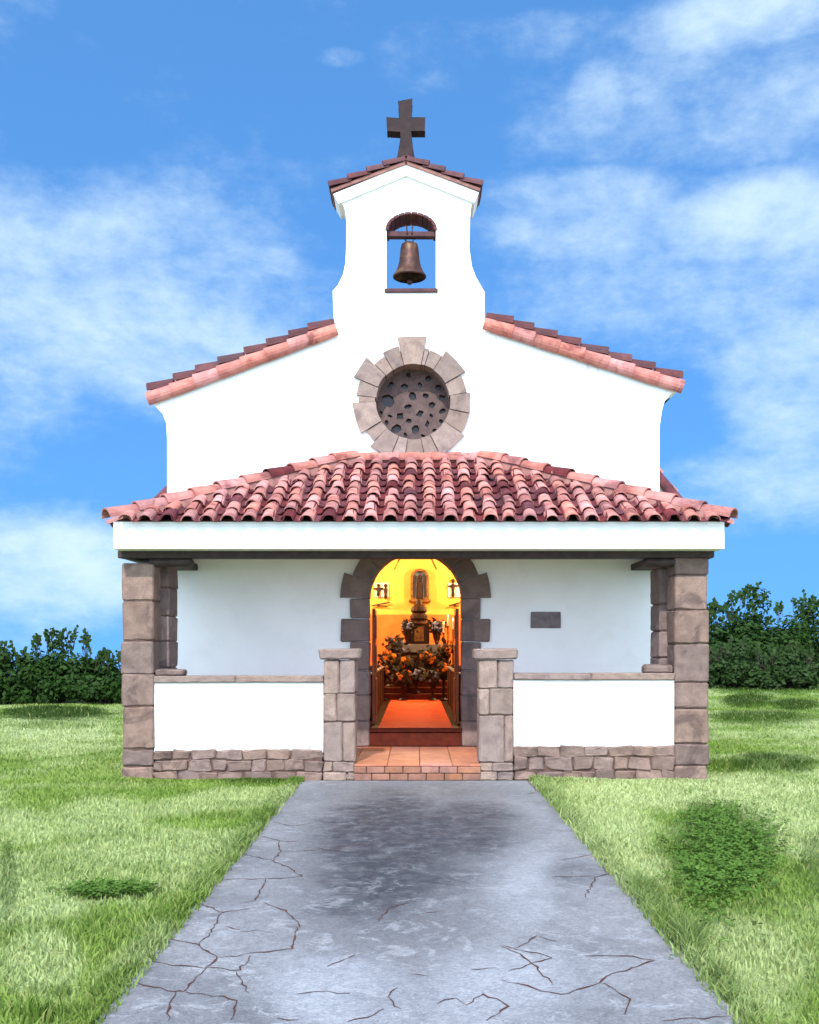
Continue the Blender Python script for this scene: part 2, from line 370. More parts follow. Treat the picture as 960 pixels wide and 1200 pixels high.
for lst, ox in ((LA, 0), (RA, 480)):
    for pl in lst + ([[(930,560),(905,585),(940,612)],[(560,430),(600,425),(640,432)],[(560,425),(520,415)],[(740,232),(800,240)]] if ox == 0 else [[(250,470),(300,440),(345,452)],[(60,600),(110,585),(135,605)],[(450,550),(520,590),(505,625)],[(300,60),(330,75),(345,95),(380,125)]]):
        pts = [Vector((*G(ox+a/2, min(880+b/2, 1215)), 0)) for a, b in pl]
        fine = []
        for a, b in zip(pts, pts[1:]):
            n = max(2, int((b-a).length/.05))
            for k in range(n):
                q = a.lerp(b, k/n); fine.append(q + Vector((rnd.uniform(-.012, .012), rnd.uniform(-.016, .016), 0)))
        fine.append(pts[-1])
        for i in range(len(fine)): fine[i].x = min(max(fine[i].x, PX0+.01), PX1-.01)
        vs = []; n = len(fine)
        for i, p in enumerate(fine):
            d = (fine[min(i+1, n-1)]-fine[max(i-1, 0)]).normalized(); s = Vector((-d.y, d.x, 0))
            w = (.0045+.0022*math.sin(i*1.7))*(.35+.65*min(1, min(i, n-1-i)/3))*rnd.uniform(.7, 1.3)
            vs += [(p.x+s.x*w, p.y+s.y*w*1.3, .0175), (p.x-s.x*w, p.y-s.y*w*1.3, .0175)]
        mb.add(vs, [(2*i, 2*i+1, 2*i+3, 2*i+2) for i in range(n-1)])
mb.build('crack', M['crack'], path)

# grass blades: one uncountable sward
rng = np.random.default_rng(3)
def sward():
    xs, ys = [], []
    for (y0, y1, dens) in ((3.6, 7, 2200), (7, 10, 1600), (10, 14, 1000), (14, 20, 520), (20, 38, 230), (38, 56, 90)):
        wmax = .50*y1+1.6
        n = int(dens*(y1-y0)*2*wmax)
        x = rng.uniform(-wmax, wmax, n); y = rng.uniform(y0, y1, n)
        k = (np.abs(x) < .50*y+1.2)
        xs.append(x[k]); ys.append(y[k])
    for ex, sg in ((PX0, -1), (PX1, 1)):                # fringe leaning over the path edges
        n = 9000; y = rng.uniform(3.6, 13.9, n); xs.append(ex+sg*(np.abs(rng.normal(0, .075, n))+.022-.02*np.sin(y*5.3+sg)-.015*np.sin(y*13.1))); ys.append(y)
    n = 9000; xs.append(rng.uniform(-4.15, 4.15, n)); ys.append(13.92-np.abs(rng.normal(0, .07, n)))  # along the plinth
    x = np.concatenate(xs); y = np.concatenate(ys)
    keep = ~((x > PX0+.05) & (x < PX1-.05) & (y < 13.95)) & ~((np.abs(x) < 4.0) & (y > 13.93) & (y < 31)) & ~((np.abs(x) < 4.6) & (y > 17) & (y < 26))
    keep &= ~((y > 15) & (np.abs(x) < 3.6*y/14.6))
    x, y = x[keep], y[keep]
    h = rng.uniform(.03, .065, x.size)*(1+.35*np.sin(x*3.1+y*1.7)*np.sin(y*2.3-x*1.1))
    tone = rng.uniform(0, 1, x.size)**1.6*.8
    fr = np.minimum(np.abs(x-PX0), np.abs(x-PX1)); f = (fr < .16) & (y < 13.9)
    h[f] *= rng.uniform(1.2, 1.9, f.sum()); tone[f] = np.minimum(1, tone[f]+.35)
    def clump(px0, px1, py0, py1, hh, tn, dens=.8):     # darker, taller clumps; those before the bushes carry painted bush shade
        a = G((px0+px1)/2, py0); b = G((px0+px1)/2, py1); cy = (a[1]+b[1])/2; x0 = (px0-CX)*cy/F; x1 = (px1-CX)*cy/F
        d = ((x-(x0+x1)/2*(y/cy))/((x1-x0)/2))**2+((y-cy)/((a[1]-b[1])/2))**2
        s = (d+rng.uniform(-.3, .3, x.size) < 1)
        h[s] *= hh; tone[s] = np.minimum(1.3, tone[s]*.4+tn)
    for c in ((600,700,897,908,1.3,.7),(820,880,890,906,1.7,.9),(870,915,884,892,1.4,.8),(915,960,893,905,1.5,.8),(790,830,902,915,1.5,.8),
              (270,345,908,918,1.3,.5),(220,280,954,960,1.3,.6),(250,320,940,948,1.3,.6),(0,120,829,842,2.0,.8),(840,960,803,816,2.0,.8),(845,910,815,830,1.8,.8),
              (10,110,848,856,1.8,.8),(900,960,822,832,1.8,.8),(830,930,834,845,1.5,.6),(20,80,1188,1205,2.2,1.0),
              (735,790,1035,1100,1.5,.65),(790,830,1085,1120,2.0,.95),(815,860,1140,1200,1.5,.7),(60,82,1160,1172,1.4,.7)): clump(*c)
    w = (.0035+.00042*y)*rng.uniform(.7, 1.4, x.size)
    ang = rng.uniform(0, 2*np.pi, x.size); lean = h*rng.uniform(.15, .9, x.size); la = rng.uniform(0, 2*np.pi, x.size)
    n = x.size; V = np.zeros((n, 5, 3), np.float32)
    cx, cy = np.cos(ang)*w, np.sin(ang)*w; lx, ly = np.cos(la)*lean, np.sin(la)*lean
    V[:, 0] = np.stack([x-cx, y-cy, np.zeros(n)-.004], 1); V[:, 1] = np.stack([x+cx, y+cy, np.zeros(n)-.004], 1)
    V[:, 2] = np.stack([x-cx*.75+lx*.35, y-cy*.75+ly*.35, h*.6], 1); V[:, 3] = np.stack([x+cx*.75+lx*.35, y+cy*.75+ly*.35, h*.6], 1)
    V[:, 4] = np.stack([x+lx, y+ly, h*rng.uniform(.85, 1.05, n)], 1)
    me = bpy.data.meshes.new('grass'); me.vertices.add(n*5); me.vertices.foreach_set('co', V.ravel())
    b = np.arange(n)[:, None]*5
    loops = np.concatenate([b+0, b+1, b+3, b+2, b+2, b+3, b+4], 1).ravel()
    me.loops.add(n*7); me.loops.foreach_set('vertex_index', loops.astype(np.int32))
    st = (np.arange(n)[:, None]*7+np.array([0, 4])).ravel(); me.polygons.add(n*2); me.polygons.foreach_set('loop_start', st.astype(np.int32))
    me.update(calc_edges=True)
    for nm, val in (('tone', tone), ('dry', (rng.uniform(0, 1, n) > .94)*.7)):
        a = me.attributes.new(nm, 'FLOAT', 'POINT'); a.data.foreach_set('value', np.repeat(val, 5).astype(np.float32))
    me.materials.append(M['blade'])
    o = bpy.data.objects.new('grass', me); COL.objects.link(o); o['kind'] = 'stuff'
    o['label'] = 'short green grass growing on both sides of the path'; o['category'] = 'grass'
sward()
def clover(px0, px1, py0, py1, n, name, lab):                # dense low leaves over one patch of lawn
    a = G((px0+px1)/2, py0); b = G((px0+px1)/2, py1); cy = (a[1]+b[1])/2; cx = ((px0+px1)/2-CX)*cy/F; rx = (px1-px0)/2*cy/F; ry = (a[1]-b[1])/2
    hubs = []; mb = MB()
    for k in range(26):
        t_ = rnd.uniform(0, 2*math.pi); q = .85*math.sqrt(rnd.random()); hubs.append((q*math.cos(t_), q*math.sin(t_), rnd.uniform(.16, .50)))
    for k in range(n):
        h = rnd.choice(hubs); u, v = h[0]+rnd.gauss(0, h[2]), h[1]+rnd.gauss(0, h[2])
        y = cy+v*ry; x = (cx+u*rx)*y/cy; z = rnd.uniform(.03, .075); s = rnd.uniform(.014, .028)
        p = Vector((x, y, max(z, .03))); nrm = Vector((rnd.gauss(0, .35), rnd.gauss(0, .35), 1)).normalized(); e = nrm.cross(Vector((1, 0, 0))).normalized(); f = nrm.cross(e)
        t0 = rnd.uniform(0, 6.28)
        for j in range(3):
            t1 = t0+j*2.094; d = e*math.cos(t1)+f*math.sin(t1); g = e*-math.sin(t1)+f*math.cos(t1)
            mb.add([p, p+d*s+g*s*.62+nrm*.003, p+d*s*1.75, p+d*s-g*s*.62+nrm*.003], [(0, 1, 2, 3)])
    o = mb.build(name, M['clover']); o['kind'] = 'stuff'; o['label'] = lab; o['category'] = 'clover'
clover(800, 895, 950, 1058, 4300, 'clover', 'dark round patch of clover in the lawn right of the path')
clover(80, 176, 1043, 1056, 420, 'clover', 'small dark streak of clover in the lawn left of the path')

# ------------------------------------------------------------------ the chapel
ch = thing('chapel', 'small white chapel with red tiled roofs, open belfry, round stone window and stone porch', 'chapel', (0, YF, 0))
W = lambda a, b: (X(a, YW), Z(b, YW))
def arc(cx, cz, r, a0, a1, n): return [(cx+r*math.cos(R(a0+(a1-a0)*k/n)), cz+r*math.sin(R(a0+(a1-a0)*k/n))) for k in range(n+1)]
XL, XR = X(196, YW), X(773, YW)
# front wall with belfry: outline, door, round window, bell opening
out = [(XL, .0), (-.76, .0), (-.76, .52)]
SPR, RAD = Z(701, YW), .745
out = [(XL, 0), W(196, 515), W(195, 496), W(191, 485), W(184, 478), W(177, 470), W(395, 389), W(391, 372), W(390, 341), W(396, 334), W(402, 322), W(405, 308), W(406, 285), W(406, 255),
       W(404, 244), W(400, 237), W(394, 232), W(476, 197), W(558, 230), W(554, 236), W(552, 243), W(551, 255), W(550, 290), W(553, 312), W(558, 325), W(566, 339), W(568, 342), W(568, 382),
       W(797, 456), W(786, 462), W(779, 470), W(776, 480), W(773, 500), (XR, 0), (.765, 0), (.765, SPR)]
out += arc(0, SPR, .765, 0, 180, 20)[1:] + [(-.765, 0)]
RC = (X(484, YW), Z(471, YW)); RR = .60
bx0, bx1 = X(453, YW), X(511, YW); bcx = (bx0+bx1)/2; br = (bx1-bx0)/2; bz0, bz1 = Z(341, YW), Z(251, YW)-br
bz1 = Z(270, YW); el_ = lambda p: (p[0], bz1+(p[1]-bz1)*.70)
bell_hole = [(bx0, bz0), (bx1, bz0)] + [el_(p) for p in arc(bcx, bz1, br, 0, 180, 16)]
rose_hole = arc(RC[0], RC[1], RR+.03, 0, 360, 40)[:-1]
mb = MB(); mb.prism(out, YW, YW+.5, 0, [bell_hole, rose_hole])
mb.build('front_wall', M['plaster'], ch)
# nave body behind
XNL, XNR = XL+.012, XR-.012
YB = 29.2
mb = MB()
mb.box(XNL, XNL+.4, YW+.5, YB, 0, 5.3); mb.build('nave_wall', M['plaster'], ch)
mb = MB(); mb.box(XNR-.4, XNR, YW+.5, YB, 0, 5.3); mb.build('nave_wall', M['plaster'], ch)
mb = MB(); mb.prism([(XNL, 0), (XNR, 0), (XNR, 5.3), (XNR-.02, 5.4), (0, 6.6), (XNL+.02, 5.4), (XNL, 5.3)], YB, YB+.4); mb.build('rear_wall', M['plaster'], ch)
mb = MB(); mb.box(XNL+.4, XNR-.4, YW+.5, YB, .38, .527); mb.build('nave_floor', M['dark_floor'], ch)
mb = MB(); mb.box(XNL+.4, XNR-.4, YW+.502, YB, 4.55, 4.7); mb.build('nave_ceiling', M['yellow'], ch)
mb = MB(); mb.box(XNL+.4, XNR-.4, YB-.06, YB-.003, 2.72, 4.55); mb.box(XNL+.403, XNL+.44, YW+.505, YB-.06, 2.72, 4.55); mb.box(XNR-.44, XNR-.403, YW+.505, YB-.06, 2.72, 4.55)
mb.build('inner_wall', M['yellow'], ch)
mb = MB(); mb.box(XNL+.4, XNR-.4, YB-.075, YB-.003, .53, 2.72); mb.box(XNL+.403, XNL+.455, YW+.505, YB-.075, .53, 2.72); mb.box(XNR-.455, XNR-.403, YW+.505, YB-.075, .53, 2.72)
mb.build('wall_dado', M['orange'], ch)
# main roof: two corrugated tiled slopes, verge tiles along the gable
def slope_tiles(mb, corner, along, down, n, W_, L, sp=.29, exposure=.42, keep=None, chan=True, mi_cov=0, mi_ch=1, drop=0.03):
    """rows of barrel tiles on a plane; corner = upper start, along = unit vector across, down = unit vector downhill"""
    nc = int(W_/sp); rows = int(math.ceil(L/exposure))
    for c in range(nc+1):
        xo = c*sp + (W_-nc*sp)/2
        for r in range(rows):
            d1 = L - r*exposure; d0 = d1-exposure-.07
            q = corner+along*xo+down*((d0+d1)/2)
            if keep and not keep(q): continue
            jit = Vector((rnd.uniform(-.012, .012), rnd.uniform(-.014, .014), rnd.uniform(-.006, .008)))
            u = (down*(d1-d0)+n*.022+along*rnd.uniform(-.03, .03)).normalized()
            mb.tile(corner+along*xo+down*d0+n*.035+jit, u, n, d1-d0, .080*rnd.uniform(.94, 1.06), .098*rnd.uniform(.95, 1.06), .014, 7, True, mi_cov if rnd.random() > .06 else mi_ch, math.pi, .82)
            if chan:
                q2 = corner+along*(xo+sp/2)+down*(d0)+n*.088
                if c < nc: mb.tile(q2, u, n, (d1-d0)*.985, .098, .080, .013, 5, False, mi_ch)
yr0, yr1 = YW+.02, YB+.5
for side in (-1, 1):
    if side < 0: ev, tp = Vector((*W(178, 466), 0)), Vector((*W(470, 353), 0))
    else: ev, tp = Vector((*W(797, 450), 0)), Vector((*W(490, 352), 0))
    E = Vector((ev.x, 0, ev.y)); T = Vector((tp.x, 0, tp.y)); dn = (E-T).normalized(); nn = Vector((-dn.z*side, 0, dn.x*side)).normalized()
    if nn.z < 0: nn = -nn
    mb = MB(); L = (E-T).length
    a = [T+Vector((0, y, 0))-nn*k for y in (YW+.501, yr1) for k in (.02, .12)]; b = [E+Vector((0, y, 0))-nn*k for y in (YW+.501, yr1) for k in (.02, .12)]
    mb.add(a+b, [(0, 2, 6, 4), (1, 5, 7, 3), (0, 4, 5, 1), (2, 3, 7, 6), (4, 6, 7, 5), (0, 1, 3, 2)], 2)
    slope_tiles(mb, T+Vector((0, YW+.72, 0)), Vector((0, 1, 0)), dn, nn, yr1-YW-.8, L+.06, .36, .5, None, False)
    main = mb.build('main_roof', [M['tile'], M['tile_dark'], M['roof_deck']], ch)
    # verge: a pale lower row lying on the wall edge and a darker stepped row over it
    A = Vector((*W(394, 384), 0)) if side < 0 else Vector((*W(568, 377), 0)); B = Vector((*W(174, 466), 0)) if side < 0 else Vector((*W(799, 452), 0))
    A = Vector((A.x, 0, A.y)); B = Vector((B.x, 0, B.y)); d = (B-A); LL = d.length; d.normalize(); nv = Vector((-d.z*side, 0, d.x*side));
    if nv.z < 0: nv = -nv
    k = 8; stp = LL/k
    lo = MB(); up = MB()
    for i in range(k):
        s0 = i*stp-.05
        lo.tile(A+d*max(s0, 0)+Vector((0, YW-.035, 0))-nv*.05+nv*.004*(i % 2), (d+nv*.03), (nv*.35+Vector((0, -1, 0))).normalized(), stp+.06, .100, .118, .018, 8, True, 0, math.pi*1.05)
        up.tile(A+d*max(s0-.02*i % .07, 0)+Vector((0, YW+.12, 0))+nv*.055, (d+nv*.125), nv, stp+.03, .13, .155, .02, 8, True, 0)
        up.tile(A+d*max(s0, 0)+Vector((0, YW+.42, 0))+nv*.05, (d+nv*.06), nv, stp+.04, .13, .155, .02, 8, True, 0)
    lo.build('verge_tile_row', M['tile'], main); up.build('upper_verge_row', M['tile_verge'], main)
# cornice moulding of the belfry and its little roof
mb = MB()
t0, t1, t2 = W(391, 229), W(476, 194), W(561, 227); b0, b1, b2 = W(397, 240), W(476, 207), W(556, 239)
mb.prism([t0, b0, b1, b2, t2, t1], YW-.055, YW+.56)
mb.build('belfry_cornice', M['plaster'], ch)
mb = MB(); mbr = None
for side in (-1, 1):
    A = Vector((X(476, YW), 0, Z(191, YW))); B = Vector((X(388, YW), 0, Z(224, YW))) if side < 0 else Vector((X(563, YW), 0, Z(223, YW)))
    d = B-A; LL = d.length; d.normalize(); nv = Vector((-d.z*side, 0, d.x*side))
    if nv.z < 0: nv = -nv
    a = [A+Vector((0, y, 0))-nv*k for y in (YW-.08, YW+.62) for k in (.0, .05)]; b = [B+Vector((0, y, 0))-nv*k for y in (YW-.08, YW+.62) for k in (.0, .05)]
    mb.add(a+b, [(0, 2, 6, 4), (1, 5, 7, 3), (0, 4, 5, 1), (2, 3, 7, 6), (4, 6, 7, 5), (0, 1, 3, 2)], 1)
    k = 4; stp = (LL+.02)/k
    for i in range(k):
        for yo in (YW-.0, YW+.27, YW+.54):
            mb.tile(A+d*max(0, i*stp-.05)+Vector((0, yo, 0))+nv*.0, (d+nv*.10), nv, stp+.04, .10, .125, .018, 8, True, 0)
for y in (YW+.02, YW+.3):
    mb.tile(Vector((X(476, YW), y-.05, Z(192, YW))), Vector((0, 1, .03)), Vector((0, 0, 1)), .36, .13, .12, .02, 8, True, 0)
mb.build('belfry_roof', [M['tile_verge'], M['bedding']], ch)
# stone cross
mb = MB(); yc = YW+.2
pts = [(463, 193), (466, 178), (469, 160), (469, 151), (454, 150), (453, 134), (468, 135), (467, 115), (483, 112), (482, 134), (498, 134), (498, 150), (482, 150), (484, 170), (488, 193)]
mb.prism([W(*p) for p in pts], yc-.10, yc+.10)
cr = mb.build('roof_cross', M['cross'], ch)
bv = cr.modifiers.new('soften', 'BEVEL'); bv.width = .012; bv.segments = 2
mb = MB(); mb.box(X(461, YW), X(490, YW), yc-.17, yc+.17, Z(195, YW), Z(184, YW), 0, .02, .008); mb.build('cross_base', M['tile_verge'], cr)
# bell opening trim, beam
mb = MB()
for k in range(12):                                           # ring of thin bricks over the opening
    a0, a1 = 180*k/12+1, 180*(k+1)/12-1
    q = arc(bcx, bz1, br-.032, a0, a1, 2)+arc(bcx, bz1, br+.018, a0, a1, 2)[::-1]
    mb.prism([el_(p) for p in q], YW-.022, YW+.44)
mb.build('bell_arch', M['tile_verge'], ch)
mb = MB(); mb.box(bx0-.03, bx1+.03, YW-.04, YW+.5, bz0-.03, bz0+.035, 0, .01, .004); mb.build('bell_sill', M['tile_verge'], ch)
mb = MB(); zb = Z(272, YW); mb.box(bx0-.01, bx1+.01, YW+.06, YW+.2, zb-.042, zb+.042, 0, .012, .006); mb.build('bell_beam', M['tile_verge'], ch)
# round stone window
sur = MB(); rw = bpy.data.objects.new('rose_window', None); COL.objects.link(rw); rw.parent = ch
spec = [(-12, 9, .27, 0), (9, 29, .2, 1), (29, 57, .31, 0), (57, 72, .19, 1), (77.5, 104, .37, 0), (104, 122, .24, 1), (122, 136, .2, 1), (136, 158, .34, 0), (158, 174, .23, 1), (174, 181, .2, 1),
        (181, 212, .31, 0), (212, 226, .2, 1), (226, 248, .30, 0), (248, 262, .27, 1), (262, 282, .27, 1), (282, 297, .24, 1), (297, 327, .31, 0), (327, 348, .23, 1), (72, 77.5, .2, 1)]
for a0, a1, w, kind in spec:
    g = .5; n = 3
    r0, r1 = RR+rnd.uniform(-.012, .008), RR+w*(1.20 if kind == 0 else 1.30)+rnd.uniform(-.02, .02)
    outer = arc(RC[0], RC[1], r1, a0+g, a1-g, n) if kind else [(RC[0]+r1*math.cos(R(a))*f, RC[1]+r1*math.sin(R(a))*f) for a, f in ((a0+g, 1), ((a0+a1)/2, .985), (a1-g, 1))]
    q = arc(RC[0], RC[1], r0, a0+g, a1-g, n)+outer[::-1]
    sur.prism(q, YW-(.035 if kind else .055)-rnd.uniform(0, .012), YW+.40)
so = sur.build('surround_stones', M['stone_pale'], rw)
bv = so.modifiers.new('soften', 'BEVEL'); bv.width = .014; bv.segments = 2
mor = MB(); mor.prism(arc(RC[0], RC[1], RR+.23, 0, 360, 40)[:-1], YW-.012, YW-.001, 0, [arc(RC[0], RC[1], RR+.004, 0, 360, 40)[:-1]]); mor.build('mortar_ring', M['mortar'], rw)
spots = []; tries = 0
while len(spots) < 48 and tries < 6000:
    tries += 1
    a = rnd.uniform(0, 2*math.pi); q_ = RR*.92*math.sqrt(rnd.random()); x, z = q_*math.cos(a), q_*math.sin(a)
    sz = rnd.uniform(.42, 1)*(.135 if z > -.1 else .10)
    if q_+sz < RR*.97 and all((x-u)**2+(z-v)**2 > (1.12*(sz+t)+.012)**2 for u, v, t in spots): spots.append((x, z, sz))
holes = []
for x, z, sz in spots:
    n = rnd.choice((4, 5, 6, 7)); ph = rnd.uniform(0, 6.28); st = rnd.uniform(.55, 1.0); ro = rnd.uniform(0, 3.14); q = []
    for k in range(n):
        b = ph+2*math.pi*k/n; u, v = sz*math.cos(b)*rnd.uniform(.8, 1.1), sz*math.sin(b)*st*rnd.uniform(.8, 1.1)
        q.append((RC[0]+x+u*math.cos(ro)-v*math.sin(ro), RC[1]+z+u*math.sin(ro)+v*math.cos(ro)))
    holes.append(q)
tr_ = MB(); tr_.prism(arc(RC[0], RC[1], RR+.028, 0, 360, 40)[:-1], YW+.30, YW+.37, 0, holes); tr_.build('tracery', M['tracery'], rw)   # pierced slab, glass behind
gl = MB(); gl.prism(arc(RC[0], RC[1], RR+.028, 0, 360, 40)[:-1], YW+.385, YW+.40); gl.build('glass', M['glass_dark'], rw)
# ---- door
mb = MB()
def quoin(mb, x0, x1, z0, z1, side, y0=None, c=.02):
    a, b = sorted((side*x0, side*x1)); mb.box(a, b, (YW-.05 if y0 is None else y0)-rnd.uniform(0, .015), YW+.42, z0+.004, z1-.004, 0, c, .008)
zl = [Z(875, YW), Z(845, YW), Z(815, YW), Z(785, YW), Z(752, YW), Z(725, YW), SPR]
for side in (-1, 1):
    for i in range(len(zl)-1):
        wide = 1.19 if i % 2 == 0 else 1.04
        quoin(mb, .735, wide, zl[i], zl[i+1], side)
nv_ = 9
for k in range(nv_):
    a0, a1 = 180*k/nv_, 180*(k+1)/nv_; ro = 1.05+(.15 if k in (0, nv_-1) else .02*(k % 2))
    q = arc(0, SPR, .735, a0+.35, a1-.35, 4)+arc(0, SPR, ro, a0+.35, a1-.35, 4)[::-1]
    mb.prism(q, YW-.05-rnd.uniform(0, .012), YW+.42)
ds = mb.build('door_surround', M['stone_door'], ch)
bv = ds.modifiers.new('soften', 'BEVEL'); bv.width = .012; bv.segments = 2; bv.limit_method = 'ANGLE'
mb = MB(); mb.box(-.735, .735, YW-.03, YW+.5, .236, Z(858, YW), 0, .01); mb.box(-.735, .735, YW-.055, YW+.52, Z(858, YW)+.002, Z(853, YW), 0, .01)
mb.build('door_step', M['redwood'], ch)
for side in (-1, 1):                                          # two leaves folded back into the church
    mb = MB(); a, b = sorted((side*.665, side*.715)); mb.box(a, b, YW+.53, YW+1.2, .545, 2.45, 0, .008)
    leaf = mb.build('door_leaf', M['doorwood'], ch)
    mb = MB()
    for z0, z1 in ((.7, 1.3), (1.4, 1.85), (1.95, 2.35)):
        a, b = sorted((side*.65, side*.665)); mb.box(a, b, YW+.62, YW+1.1, z0, z1, 0, .006)
    mb.build('door_panel', M['doorwood'], leaf)
    mb = MB(); mb.ball((side*.63, YW+1.14, 1.5), .03); mb.tube([(side*.665, YW+1.14, 1.5), (side*.63, YW+1.14, 1.5)], .01); mb.build('handle', M['gilt'], leaf)
# ---- porch: steps and floor
ZF = .233
mb = MB(); mb.box(-3.98, 3.98, YF+.05, YW, .0, ZF-.035); mb.box(-.83, .87, 13.96, YF+.05, 0, ZF-.034)
pf = mb.build('porch_floor', M['mortar'], ch)
mb = MB(); xx = -3.9
tw = .445
for i in range(-9, 9):
    for jx, (ya, yb) in enumerate(((13.93, 14.5), (14.5, 15.1), (15.1, 15.7), (15.7, 16.36))):
        x0, x1 = i*tw+.06+.003, (i+1)*tw+.06-.003
        if ya < YF: x0, x1 = max(x0, -.84), min(x1, .885)
        if ya < YF and x1-x0 < .05: continue
        x0, x1 = max(x0, -3.5 if ya > YF else -.84), min(x1, 3.5)
        if x1-x0 < .05: continue
        mb.box(x0, x1, ya+.003, yb-.003, ZF-.03, ZF+rnd.uniform(-.001, .002), 0, .006, .001)
mb.build('floor_tiles', M['terracotta'], pf)
mb = MB()
for cidx, (za, zb_) in enumerate(((.016, .105), (.113, .200))):
    n = 7
    for k in range(n):
        x0 = -.84+1.725*k/n; x1 = -.84+1.725*(k+1)/n
        o_ = .07 if cidx else 0
        x0, x1 = max(-.84, x0-o_*(k > 0)), x1-o_*(k < n-1)
        mb.box(x0+.005, x1-.005, 13.925, 14.04, za, zb_, 0, .008, .003)
mb.build('brick_riser', M['brick'], pf)
# ---- stone work helper
def stones(mb, x0, x1, zs, y0, y1, ws=None, c=.018, j=.007, proud=0.012):
    """courses of blocks between the heights zs; ws = block width or None for one block across; core of mortar behind"""
    mb.box(x0+.015, x1-.015, y0+.02, y1-.015, zs[0]+.002, zs[-1]-.012, 1)
    for i in range(len(zs)-1):
        cuts = [x0]
        if ws:
            x = x0+(ws*.55 if i % 2 else ws)*rnd.uniform(.7, 1.2)
            while x < x1-ws*.35: cuts.append(x); x += ws*rnd.uniform(.65, 1.35)
        cuts.append(x1)
        for a, b in zip(cuts, cuts[1:]):
            mb.box(a+.005, b-.005, y0-rnd.uniform(0, proud), y1+rnd.uniform(0, proud*.5), zs[i]+.005, zs[i+1]-.005, 0, c, j)
zcolL = [0, .20, Z(878, YF), Z(828, YF), Z(790, YF), Z(751, YF), Z(704, YF), Z(659, YF)]
zcolR = [0, .20, Z(872, YF), Z(830, YF), Z(800, YF), Z(755, YF), Z(715, YF), Z(674, YF), Z(653, YF)]
def column(xa, xb, zs, inner):
    mb = MB(); yd = 15.0
    mb.box(xa+.018, xb-.018, YF+.02, YF+.425, .002, zs[-1]-.01, 1)
    for i in range(len(zs)-1):
        e0, e1 = rnd.uniform(-.016, .014), rnd.uniform(-.006, .006)
        if inner > 0: lo_, hi_ = xa+e0, xb+e1
        else: lo_, hi_ = xa+e1, xb-e0
        cut = YF+.44
        mb.box(lo_, hi_, YF-rnd.uniform(0, .012), cut-.005, zs[i]+.005, zs[i+1]-.005, 0, .022, .009)
    o = mb.build('stone_column', [M['stone'], M['mortar']], ch)
    pm = MB(); zz = [0]
    while zz[-1] < zs[-1]-.5: zz.append(zz[-1]+rnd.uniform(.34, .52))
    zz.append(zs[-1]); a, b = (xa+.02, xb+.105) if inner > 0 else (xa-.105, xb-.02)
    for i in range(len(zz)-1): pm.box(a, b-rnd.uniform(0, .008), YF+.448, yd, zz[i]+.005, zz[i+1]-.005, 0, .018, .007)
    pm.box(a+.03, b-.03, YF+.47, yd-.03, .003, zs[-1]-.02, 1)
    pm.build('inner_post', [M['stone_door'], M['mortar']], o)
    return o
XC = (X(143, YF), X(180, YF), X(791, YF), X(830, YF))
cl = column(XC[0], XC[1], zcolL, 1); cR = column(XC[2], XC[3], zcolR, -1)
XPL = (X(379, YF), X(417, YF)); XPR = (X(561, YF), X(602, YF))
for (xa, xb, zs) in ((XPL[0], XPL[1], [0, .12, .26, Z(846, YF), Z(813, YF), Z(773, YF)]), (XPR[0], XPR[1], [0, .13, .25, Z(838, YF), Z(807, YF), Z(773, YF)])):
    mb = MB(); stones(mb, xa, xb, zs, YF-.02, YF+.46, .30, .018, .008)
    gp = mb.build('gate_pillar', [M['stone_pale'], M['mortar']], ch)
    mb = MB(); mb.box(xa-.055, xb+.06, YF-.075, YF+.52, Z(773, YF)+.002, Z(760, YF), 0, .025, .008); mb.build('pillar_cap', M['stone_pale'], gp)
for (xa, xb, zt, zc) in ((XC[1]+.0, XPL[0]-.0, Z(878, YF), Z(800, YF)), (XPR[1], XC[2], Z(873, YF), Z(797, YF))):
    mb = MB(); mb.box(xa+.003, xb-.003, YF+.03, YF+.30, zt-.05, zc)
    pw = mb.build('parapet_wall', M['plaster'], ch)
    mb = MB(); stones(mb, xa+.003, xb-.003, [0, zt*.30, zt*.66, zt*.98], YF-.01, YF+.28, .30, .016, .020)
    x = xa+.9
    mb.build('plinth', [M['stone'], M['mortar']], pw)
    mb = MB(); xm = xa+(xb-xa)*.48
    mb.box(xa+.003, xm, YF-.012, YF+.34, zc+.002, zc+.09, 0, .014, .005); mb.box(xm+.006, xb-.003, YF-.010, YF+.34, zc+.002, zc+.092, 0, .014, .005)
    mb.build('coping', M['stone_pale'], pw)
mb = MB(); mb.box(X(757, YF), XC[2]-.004, YF+.04, YF+.30, Z(797, YF)+.094, Z(779, YF), 0, .03, .01); mb.build('foot_stone', M['stone'], cR)
mb = MB(); mb.box(XC[1]+.004, X(214, YF), YF+.04, YF+.30, Z(800, YF)+.094, Z(785, YF), 0, .02, .008); mb.build('foot_stone', M['stone'], cl)
